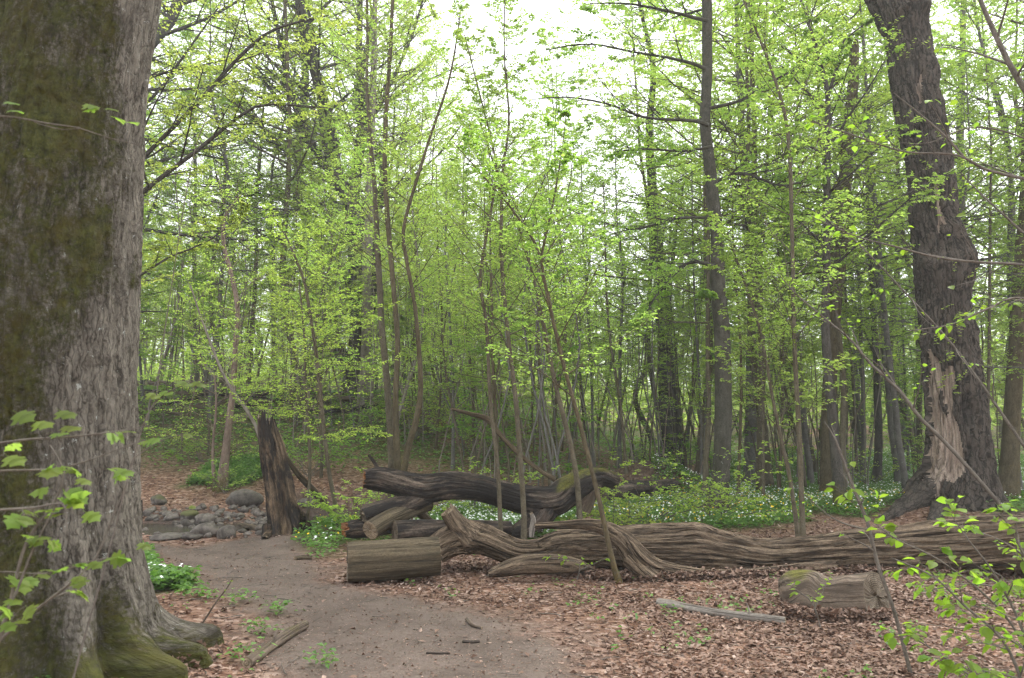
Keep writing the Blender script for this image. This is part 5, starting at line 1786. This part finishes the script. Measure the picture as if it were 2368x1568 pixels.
def carpet():
    r = np.random.default_rng(61)
    mb, wh, ye = MB(), MB(), MB()

    def greens(p, hmin, hmax, L0, L1):
        n = len(p)
        z = H(p[:, 0], p[:, 1]) + hmin + (hmax - hmin) * r.random(n)
        az = r.random(n) * 6.28
        td = np.stack([np.cos(az), np.sin(az), r.normal(.1, .25, n)], -1)
        L = L0 + (L1 - L0) * r.random(n)
        V, F, k = leaf_verts(np.c_[p, z], td, ZUP + r.normal(0, .3, (n, 3)), L, L * .62, r.normal(.05, .12, n), r, True)
        mb.add(V, F, lv=np.repeat(r.beta(2, 2, n), k))

    def flowers(m, p, h0, h1, s):
        n = len(p)
        z = H(p[:, 0], p[:, 1]) + h0 + (h1 - h0) * r.random(n)
        c = np.c_[p, z]
        nn = norm(ZUP + r.normal(0, .45, (n, 3)) + np.array([0, -.25, 0]))
        a = norm(np.cross(nn, np.array([1., .1, 0])))
        b_ = np.cross(nn, a)
        s_ = s * (.7 + .6 * r.random(n))
        ph = r.random(n) * 6.28
        P = [c - nn * s_[:, None] * .15]
        for q in range(12):
            t = ph + q * 2 * np.pi / 12
            rr = s_ * (1.0 if q % 2 == 0 else .62)
            P.append(c + (np.cos(t) * rr)[:, None] * a + (np.sin(t) * rr)[:, None] * b_)
        V = np.stack(P, 1)
        i = np.arange(n)[:, None] * 13
        F = np.concatenate([i + [0, 1 + q, 1 + (q + 1) % 12] for q in range(12)])
        m.add(V.reshape(-1, 3), [F])

    for poly, ng, nw, ny in ((G_A, 9000, 1500, 20), (G_B, 66000, 6000, 900), (G_C, 16000, 1800, 120), (G_D, 2600, 60, 0), (G_E, 3200, 50, 40), (G_F, 5000, 0, 0)):
        greens(sample(poly, ng, r), .02, .17, .05, .10)
        if nw:
            p = sample(poly, nw * 2, r)
            kp = np.argsort(-(.6 * noise(p[:, 0] * .8, p[:, 1] * .8, 3.) + r.normal(0, .6, len(p))))[:nw]
            flowers(wh, p[kp], .13, .20, .019)
        if ny:
            p = sample(poly, ny * 4, r)
            kp = np.argsort(-(noise(p[:, 0] * .7, p[:, 1] * .7, 9.) - .12 * (p[:, 1] - 14) + r.normal(0, .3, len(p))))[:ny]
            flowers(ye, p[kp], .13, .20, .017)
    # green growth on the left bank and far floor
    N = 105000
    y = 19.5 + 22 * r.random(N)
    x = (r.random(N) * 2 - 1) * (.66 * y)
    _, g, _ = masks(x, y)
    m = r.random(N) < g * .5
    greens(np.c_[x, y][m], .01, .14, .07, .14)
    # odd seedlings in the near litter
    N = 420
    y = 5 + 7 * r.random(N)
    x = (r.random(N) * 2 - 1) * .62 * y
    pth, _, _ = masks(x, y)
    kp = (pth < .15) & (noise(x * .9, y * .9, 12.) > .0)
    c = np.c_[x, y][kp]
    pts = (c[:, None] + r.normal(0, .035, (len(c), 6, 2))).reshape(-1, 2)
    greens(pts, .015, .07, .03, .055)
    for cl in ((560, 1395), (600, 1470), (560, 1530), (470, 1385), (740, 1540), (700, 1250), (735, 1290), (430, 1380), (640, 1420)):
        p = gnd(*cl)
        greens(p[:2] + r.normal(0, .07, (50, 2)), .02, .12, .03, .065)
    o = ob('ground_cover', mb.mesh('ground_cover', MT['carpet']))
    tag(o, 'carpet of green anemone leaves on the forest floor', 'ground cover', kind='stuff')
    o = ob('white_flowers', wh.mesh('white_flowers', MT['white'], smooth=False))
    tag(o, 'white wood anemones scattered over the green carpet', 'flowers', kind='stuff')
    o = ob('yellow_flowers', ye.mesh('yellow_flowers', MT['yellow'], smooth=False))
    tag(o, 'yellow spring flowers scattered over the green carpet', 'flowers', kind='stuff')


carpet()


# ------------------------------------------------------------------ low leafy shrubs
def shrub(name, label, px, py, d, stems, spec, mat, leafm, seed, h=1.2, spread=1.0, group=None, dirs=None):
    r = np.random.default_rng(seed)
    p = at(px, py, d)
    base = bxyz(p)
    t = thing(name, label, 'shrub', base, group)
    w, l = MB(), MB()
    az = r.random(stems) * 6.28 if dirs is None else dirs[0] + (dirs[1] - dirs[0]) * r.random(stems)
    d0 = np.stack([np.cos(az) * spread, np.sin(az) * spread * .7, np.ones(stems) * .9], -1)
    P, R = extend(np.repeat(base[None], stems, 0) + r.normal(0, .05, (stems, 3)) * [1, 1, 0], d0, h * (.7 + .6 * r.random(stems)), np.full(stems, .008), 7, -.3, .1, r)
    add_tubes(w, P, R, 5, r)
    boughs(w, l, P, R, spec, r)
    ob('stem', w.mesh('stem', MT[mat], base), t)
    ob('crown', l.mesh('crown', MT[leafm], base), t)


SH = dict(n2=7, n3=3, l2=4, l3=4, size=.055, f2=.45)
shrub('leafy_shrub', 'bright leafy shrub at the near end of the charred log', 830, 1205, 13.4, 9, SH, 'twig', 'leaf_lime', 71, .9)
shrub('leafy_shrub', 'lime green shrub just behind the charred log by the bent grey tree', 1000, 1140, 15.5, 10, SH, 'twig', 'leaf_lime', 72, 1.3)
shrub('leafy_shrub', 'lime green shrub behind the middle of the charred log', 1130, 1130, 16.0, 10, SH, 'twig', 'leaf_lime', 73, 1.2)
shrub('leafy_shrub', 'spreading young beech over the earth mound left of the straight beech', 1500, 1180, 14.6, 12, dict(SH, size=.062), 'twig', 'leaf_lime', 74, 1.5, 1.5)
shrub('leafy_shrub', 'bright young beech sprays in front of the foot of the straight beech', 1650, 1200, 14.8, 8, dict(SH, size=.062), 'twig', 'leaf_lime', 75, 1.4, 1.3)
shrub('leafy_shrub', 'leafy low shrub by the grey stump behind the weathered log', 1420, 1190, 13.2, 7, SH, 'twig', 'leaf_lime', 76, .9, 1.0)
shrub('leafy_shrub', 'small green shrub at the foot of the crooked pinkish tree', 525, 1100, 19.4, 9, dict(SH, size=.05), 'twig', 'leaf', 77, .9)
rq = np.random.default_rng(78)
for q in range(34):
    px = rq.uniform(330, 2340)
    d0 = rq.uniform(20, 31)
    x0 = (px - 1183.5) / FPX * d0
    if x0 > 1.6 and d0 < 24:
        continue
    P_ = np.array([x0, d0, 0])
    shrub('leafy_shrub', 'low light green bush on the forest floor between the saplings', px, 995 + FPX * CAMH / d0, d0, 8, dict(SH, size=.07, l3=3, simple=True), 'twig', ('leaf', 'leaf_lime', 'leaf_deep')[q % 3], 800 + q, 1.3 + .6 * rq.random(), 1.0, 'low bushes between the saplings')


# ------------------------------------------------------------------ near saplings with single leaves as parts
def leaf_mesh(kind, seed):
    r = np.random.default_rng(seed)
    if kind == 'beech':
        out = [(0, 0), (.10, .16), (.26, .30), (.45, .36), (.64, .32), (.82, .19), (1, 0)]
    else:                                        # lobed maple leaf, half outline
        out = [(0, 0), (-.04, .16), (.02, .40), (.18, .34), (.24, .62), (.42, .52), (.40, .30), (.62, .44), (.72, .26), (.84, .10), (1, 0)]
    V, F = [], []
    n = len(out)
    mid = [(x, 0) for x, _ in out]
    cup = .12 + .25 * r.random()
    dr = .15 + .35 * r.random()
    f = lambda x, y: (x, y, cup * abs(y) * (1 if kind == 'beech' else -.6) - dr * x * x * .6 - (.25 * y * y if kind != 'beech' else 0) + .02 * math.sin(x * 22) * (abs(y) > .05))
    mids = [f(max(min(x, 1), 0), 0) for x, _ in out]
    L_ = [f(x, y) for x, y in out]
    R_ = [f(x, -y) for x, y in out]
    V = mids + L_ + R_
    for i in range(n - 1):
        F.append((i, i + 1, n + i + 1, n + i))
        F.append((i + 1, i, 2 * n + i, 2 * n + i + 1))
    # petiole
    b0 = len(V)
    V += [(-.28, .010, .05), (-.28, -.010, .05), (0, .014, 0), (0, -.014, 0)]
    F.append((b0, b0 + 1, b0 + 3, b0 + 2))
    return V, F, r.random()


def leaf_pool(kind, n, mat, seed):
    pool = []
    for i in range(n):
        V, F, lv = leaf_mesh(kind, seed + i)
        me = bpy.data.meshes.new('leaf')
        me.from_pydata(V, [], F)
        a = me.attributes.new('lv', 'FLOAT', 'POINT')
        a.data.foreach_set('value', np.full(len(V), .15 + .65 * lv, np.float32))
        me.materials.append(MT[mat])
        for p_ in me.polygons:
            p_.use_smooth = True
        pool.append(me)
    return pool


MT['leaf_near'] = leaf_mat('near_beech_leaf', (0.105, 0.195, 0.018), (0.2, 0.32, 0.032), yellow=(0.25, 0.35, 0.04), rnd=.8, tboost=1.6)
MT['maple'] = leaf_mat('young_maple_leaf', (0.095, 0.16, 0.03), (0.175, 0.255, 0.05), yellow=(0.24, 0.29, 0.05), rnd=.9, tboost=2.0)
BEECH = leaf_pool('beech', 8, 'leaf_near', 1)
MAPLE = leaf_pool('maple', 6, 'maple', 20)


def put_leaf(root, base, pool, p, t, n, size, r):
    t = norm(t)
    s = norm(np.cross(n, t))
    n = np.cross(t, s)
    o = ob('leaf', pool[int(r.integers(len(pool)))], root)
    M = Matrix(((t[0], s[0], n[0], 0), (t[1], s[1], n[1], 0), (t[2], s[2], n[2], 0), (0, 0, 0, 1)))
    o.matrix_local = Matrix.Translation(Vector(p - base)) @ M @ Matrix.Scale(size, 4)
    return o


def near_sapling(name, label, base, stems, mat, pool, nleaf, size, seed, nt=6, ft=.25, umin=.2, hang=.35, extra=(), sub=True):
    """stems: list of (d, [(px,py,w)...]); side twigs carry the leaves."""
    r = np.random.default_rng(seed)
    base = np.asarray(base, float)
    root = thing(name, label, 'sapling', base)
    Ps = []
    for d, pts in stems:
        mb = MB()
        P, R = px_path(pts, d, 26)
        R = R * (.6 if name == 'leaning_sapling' else .74)
        P = wig_path(P, .006, r)
        add_tubes(mb, P[None], R[None], 8, r)
        tw = [(P[None], R[None])]
        if nt:
            T, RT = lateral(P[None], R[None], nt, umin, .98, ft, 50, 6, .05, .1, r, zj=.3, rmin=.0018)
            add_tubes(mb, T, RT, 5, r)
            tw = [(T, RT)] + ([(P[None, 12:], R[None, 12:])])
            if sub:
                S, RS = lateral(T, RT, 3, .3, .95, .45, 48, 4, .0, .1, r, zj=.2, rmin=.0014)
                add_tubes(mb, S, np.maximum(RS, .0012), 4, r)
                tw.append((S, RS))
        ob('stem', mb.mesh('stem', MT[mat], base), root)
        Ps.append(tw)
    cand = []
    for tw in Ps:
        for T, RT in tw:
            for m in range(len(T)):
                for u in (.35, .62, .85, .99):
                    p, d_, _ = interp_path(T[m:m + 1], RT[m:m + 1], np.array([[u + r.uniform(-.08, .0)]]))
                    cand.append((p[0, 0], d_[0, 0]))
    r.shuffle(cand)
    for p, d_ in cand[:nleaf]:
        lat = norm(np.cross(ZUP, d_) + r.normal(0, .3, 3)) * (1 if r.random() < .5 else -1)
        tdir = .6 * d_ + .7 * lat - ZUP * hang * r.random()
        tdir[2] = min(tdir[2], .35)
        sz = size * r.uniform(.6, 1.2)
        put_leaf(root, base, pool, p + norm(tdir) * sz * .26, tdir, ZUP + r.normal(0, .38, 3), sz, r)
    for (px, py, d, sz, ang) in extra:
        p = at(px, py, d)
        sz *= .66
        put_leaf(root, base, pool, p, np.array([math.cos(ang), -.35, math.sin(ang) - .3]), np.array([0, -.35, 1.]) + r.normal(0, .15, 3), sz, r)
    return root


# maple twigs reaching in front of the mossy beech
near_sapling('maple_sapling', 'pale maple twigs with lobed leaves before the foot of the mossy beech', (-2.1, 3.0, float(H(-2.1, 3.0))),
             [(3.0, [(-160, 1900, 16), (-60, 1650, 14), (10, 1449, 11), (45, 1309, 10), (65, 1244, 9), (110, 1184, 8), (140, 1129, 7), (147, 1084, 6), (115, 1029, 4)]),
              (2.9, [(-60, 1650, 10), (30, 1380, 8), (90, 1245, 7), (130, 1160, 5)]),
              (3.1, [(-140, 1600, 12), (0, 1479, 10), (100, 1399, 9), (200, 1314, 8), (235, 1264, 7), (270, 1174, 5), (303, 1084, 3)]),
              (2.8, [(-200, 1050, 9), (0, 1024, 7), (65, 1016, 7), (150, 1011, 6), (240, 1001, 4), (345, 985, 3)]),
              (2.9, [(-200, 1100, 8), (0, 1089, 7), (125, 1084, 6), (200, 1066, 5), (310, 1026, 3)]),
              (2.7, [(-150, 1190, 9), (0, 1179, 8), (75, 1174, 7), (140, 1164, 5), (150, 1188, 4)]),
              (3.0, [(-100, 1340, 6), (0, 1322, 4), (110, 1325, 4), (200, 1300, 4), (250, 1290, 3)])],
             'twig', MAPLE, 60, .055, 91, nt=4, ft=.16, hang=.5,
             extra=[(40, 955, 2.7, .11, 0), (85, 975, 2.7, .10, .2), (140, 950, 2.7, .10, 0), (150, 985, 2.7, .10, .3), (20, 1055, 2.8, .11, 0), (110, 1130, 2.8, .09, 3.), (165, 1150, 2.8, .10, .2), (165, 1130, 2.8, .08, 0),
                    (275, 1085, 2.9, .10, .1), (200, 1185, 2.8, .09, 0), (185, 1105, 2.9, .08, 0), (210, 1300, 3.0, .08, 0), (170, 1335, 3.0, .07, .3), (60, 1335, 3.0, .09, 0), (20, 1385, 2.9, .09, .2), (325, 1255, 3.0, .08, 0), (75, 1250, 2.9, .07, .2), (90, 1240, 2.9, .07, 3), (10, 1440, 2.9, .08, 0)])
near_sapling('maple_sapling', 'single maple twig crossing the middle of the mossy beech trunk', (-2.5, 3.4, float(H(-2.5, 3.4))),
             [(3.2, [(-420, 1700, 14), (-380, 900, 12), (-300, 420, 10), (-150, 285, 8), (0, 268, 6), (80, 282, 5), (180, 295, 4), (250, 318, 3), (325, 336, 2)]),
              (3.2, [(80, 282, 3), (140, 300, 3), (185, 298, 2)])],
             'twig', MAPLE, 0, .07, 92, nt=0, extra=[(18, 235, 3.2, .09, .1), (25, 255, 3.2, .10, .2), (200, 240, 3.2, .10, 0), (225, 248, 3.2, .09, 3.1), (250, 250, 3.2, .08, .1), (265, 272, 3.2, .09, 0), (295, 282, 3.2, .09, .2)])
near_sapling('maple_sapling', 'thin maple twigs with a few lobed leaves right of the mossy beech', (-2.3, 4.0, float(H(-2.3, 4.0))),
             [(4.0, [(150, 1650, 8), (230, 1350, 6), (310, 1060, 5), (360, 930, 4), (440, 885, 3)]),
              (4.0, [(310, 1060, 4), (370, 1020, 3), (425, 1003, 2)]),
              (4.0, [(360, 930, 4), (400, 640, 3), (450, 350, 3), (495, 235, 2)])],
             'twig', MAPLE, 0, .07, 93, nt=0, extra=[(415, 880, 4., .13, 0), (450, 882, 4., .11, .1), (345, 908, 4., .11, 0), (375, 905, 4., .10, .1), (428, 1002, 4., .07, 0), (480, 232, 4., .12, 3.0), (500, 230, 4., .13, .1), (515, 236, 4., .10, .2), (440, 1170, 4., .05, 0), (340, 1020, 4., .07, 3)])

# hazel branches reaching in from beyond the right edge
near_sapling('hazel_shrub', 'hazel branches arching in from the right edge before the gnarled oak', (4.9, 7.2, float(H(4.9, 7.2))),
             [(7.0, [(2560, 1400, 34), (2530, 900, 28), (2480, 560, 22), (2420, 440, 15), (2367, 412, 12), (2300, 400, 10), (2235, 370, 9), (2200, 330, 8), (2145, 280, 6), (2065, 215, 3)]),
              (7.0, [(2240, 372, 7), (2200, 357, 7), (2100, 352, 6), (2025, 332, 6), (1950, 305, 5), (1870, 280, 3)]),
              (6.8, [(2520, 800, 16), (2440, 640, 12), (2367, 613, 9), (2275, 607, 8), (2175, 597, 7), (2075, 572, 6), (1975, 545, 4), (1875, 500, 2)]),
              (6.6, [(2500, 760, 12), (2367, 690, 7), (2280, 715, 6), (2200, 750, 4), (2100, 765, 3)]),
              (7.6, [(2560, 600, 40), (2460, 320, 26), (2380, 222, 20), (2340, 160, 18), (2300, 80, 16), (2262, -10, 13), (2230, -120, 9)]),
              (7.2, [(2500, 400, 9), (2367, 320, 6), (2250, 295, 5), (2150, 330, 3), (2080, 330, 2)])],
             'twig', BEECH, 230, .065, 94, nt=8, ft=.28)
near_sapling('leaning_sapling', 'bare grey sapling leaning from the right across the gnarled oak foot', bxyz(at(2330, 1200, 10.6)),
             [(10.6, [(2345, 1240, 18), (2325, 1184, 16), (2200, 1039, 15), (2125, 964, 14), (2075, 899, 12), (2010, 839, 11), (1970, 789, 9), (1905, 735, 7), (1835, 675, 5), (1785, 615, 3)])],
             'twig', BEECH, 90, .06, 95, nt=10, ft=.22, umin=.35)
near_sapling('leaning_sapling', 'thin grey sapling leaning left in front of the gnarled oak trunk', bxyz(at(2440, 1200, 11.5)),
             [(11.5, [(2460, 1190, 15), (2420, 1110, 14), (2345, 999, 12), (2255, 869, 10), (2190, 784, 9), (2100, 685, 7), (1975, 555, 5), (1900, 500, 3)])],
             'twig', BEECH, 80, .06, 96, nt=9, ft=.22, umin=.3)
near_sapling('young_sapling', 'slim grey sapling rising in front of the short cut log', bxyz(gnd(2104, 1560)),
             [(5.9, [(2112, 1590, 15), (2103, 1554, 13), (2065, 1409, 12), (2030, 1309, 12), (2005, 1209, 11), (1970, 1124, 10), (1945, 1054, 8), (1930, 1014, 6), (1905, 974, 3)]),
              (5.9, [(2010, 1225, 6), (1950, 1210, 5), (1900, 1180, 3), (1825, 1110, 2)])],
             'twig', BEECH, 26, .05, 97, nt=6, ft=.2, umin=.4)
near_sapling('leafy_shrub', 'bright lime beech shrub filling the lower right corner', bxyz((2.95, 4.6)),
             [(4.8, [(2400, 1700, 14), (2330, 1500, 9), (2230, 1400, 7), (2150, 1330, 5), (2060, 1290, 3)]),
              (4.9, [(2430, 1680, 14), (2360, 1450, 9), (2300, 1330, 7), (2240, 1250, 5), (2200, 1190, 3)]),
              (4.7, [(2380, 1720, 12), (2290, 1600, 8), (2210, 1540, 6), (2120, 1480, 4), (2080, 1470, 2)]),
              (5.0, [(2470, 1620, 12), (2400, 1380, 9), (2350, 1250, 7), (2310, 1190, 4), (2270, 1185, 2)]),
              (5.2, [(2420, 1600, 10), (2320, 1420, 7), (2180, 1300, 5), (2060, 1240, 4), (1960, 1150, 2)])],
             'twig', BEECH, 298, .070, 98, nt=9, ft=.32, umin=.15, hang=.6)
near_sapling('leafy_shrub', 'lime beech sprays at the right edge over the end of the weathered log', bxyz((3.9, 5.6)),
             [(5.6, [(2520, 1560, 12), (2440, 1380, 8), (2370, 1290, 6), (2290, 1240, 4), (2190, 1215, 2)]),
              (5.7, [(2500, 1580, 12), (2430, 1430, 8), (2340, 1370, 6), (2240, 1350, 4), (2130, 1370, 2)]),
              (5.4, [(2480, 1620, 10), (2400, 1520, 7), (2310, 1470, 5), (2200, 1450, 3), (2110, 1440, 2)]),
              (5.5, [(2500, 1640, 10), (2420, 1590, 7), (2320, 1560, 5), (2230, 1545, 3)])],
             'twig', BEECH, 240, .055, 198, nt=9, ft=.3, umin=.2, hang=.6)
near_sapling('young_sapling', 'tiny sapling with lime leaves before the short cut log', bxyz(gnd(1905, 1500)),
             [(7.2, [(1905, 1480, 5), (1880, 1400, 4), (1850, 1370, 3), (1815, 1345, 2)]), (7.2, [(1880, 1410, 4), (1900, 1370, 3), (1915, 1340, 2)])],
             'twig', BEECH, 26, .05, 99, nt=4, ft=.35, sub=False)
near_sapling('young_sapling', 'tiny leafy sprig growing beside the mossy bough', bxyz(gnd(1330, 1345)),
             [(9.0, [(1335, 1340, 4), (1340, 1310, 3), (1330, 1298, 2), (1270, 1290, 2)]), (9.0, [(1338, 1320, 3), (1370, 1305, 2), (1400, 1290, 2)])],
             'twig', BEECH, 22, .05, 100, nt=4, ft=.3, sub=False)
near_sapling('young_sapling', 'thin bare twig standing in the litter left of the path', bxyz(gnd(470, 1435)),
             [(6.6, [(468, 1440, 6), (495, 1400, 5), (520, 1365, 4), (537, 1338, 3)])], 'grey_log', BEECH, 4, .035, 101, nt=2, ft=.2, sub=False)

# ------------------------------------------------------------------ thin spring haze between the trees
def haze():
    x0, x1, y0, y1, z0, z1 = -165, 165, -55, 225, -3.5, 34
    V = [(x, y, z) for z in (z0, z1) for y in (y0, y1) for x in (x0, x1)]
    F = np.array([(0, 2, 3, 1), (4, 5, 7, 6), (0, 1, 5, 4), (2, 6, 7, 3), (0, 4, 6, 2), (1, 3, 7, 5)])
    m, nt, out = newmat('haze')
    v = nt.nodes.new('ShaderNodeVolumePrincipled')
    v.inputs['Color'].default_value = (0.93, 0.95, 0.93, 1)
    v.inputs['Density'].default_value = 0.0016
    v.inputs['Anisotropy'].default_value = 0.2
    nt.links.new(v.outputs[0], out.inputs['Volume'])
    tag(ob('haze', add_mesh('haze', V, [F], m, smooth=False)), 'thin pale haze between the trees', 'haze', kind='stuff')


if HAZE:
    haze()
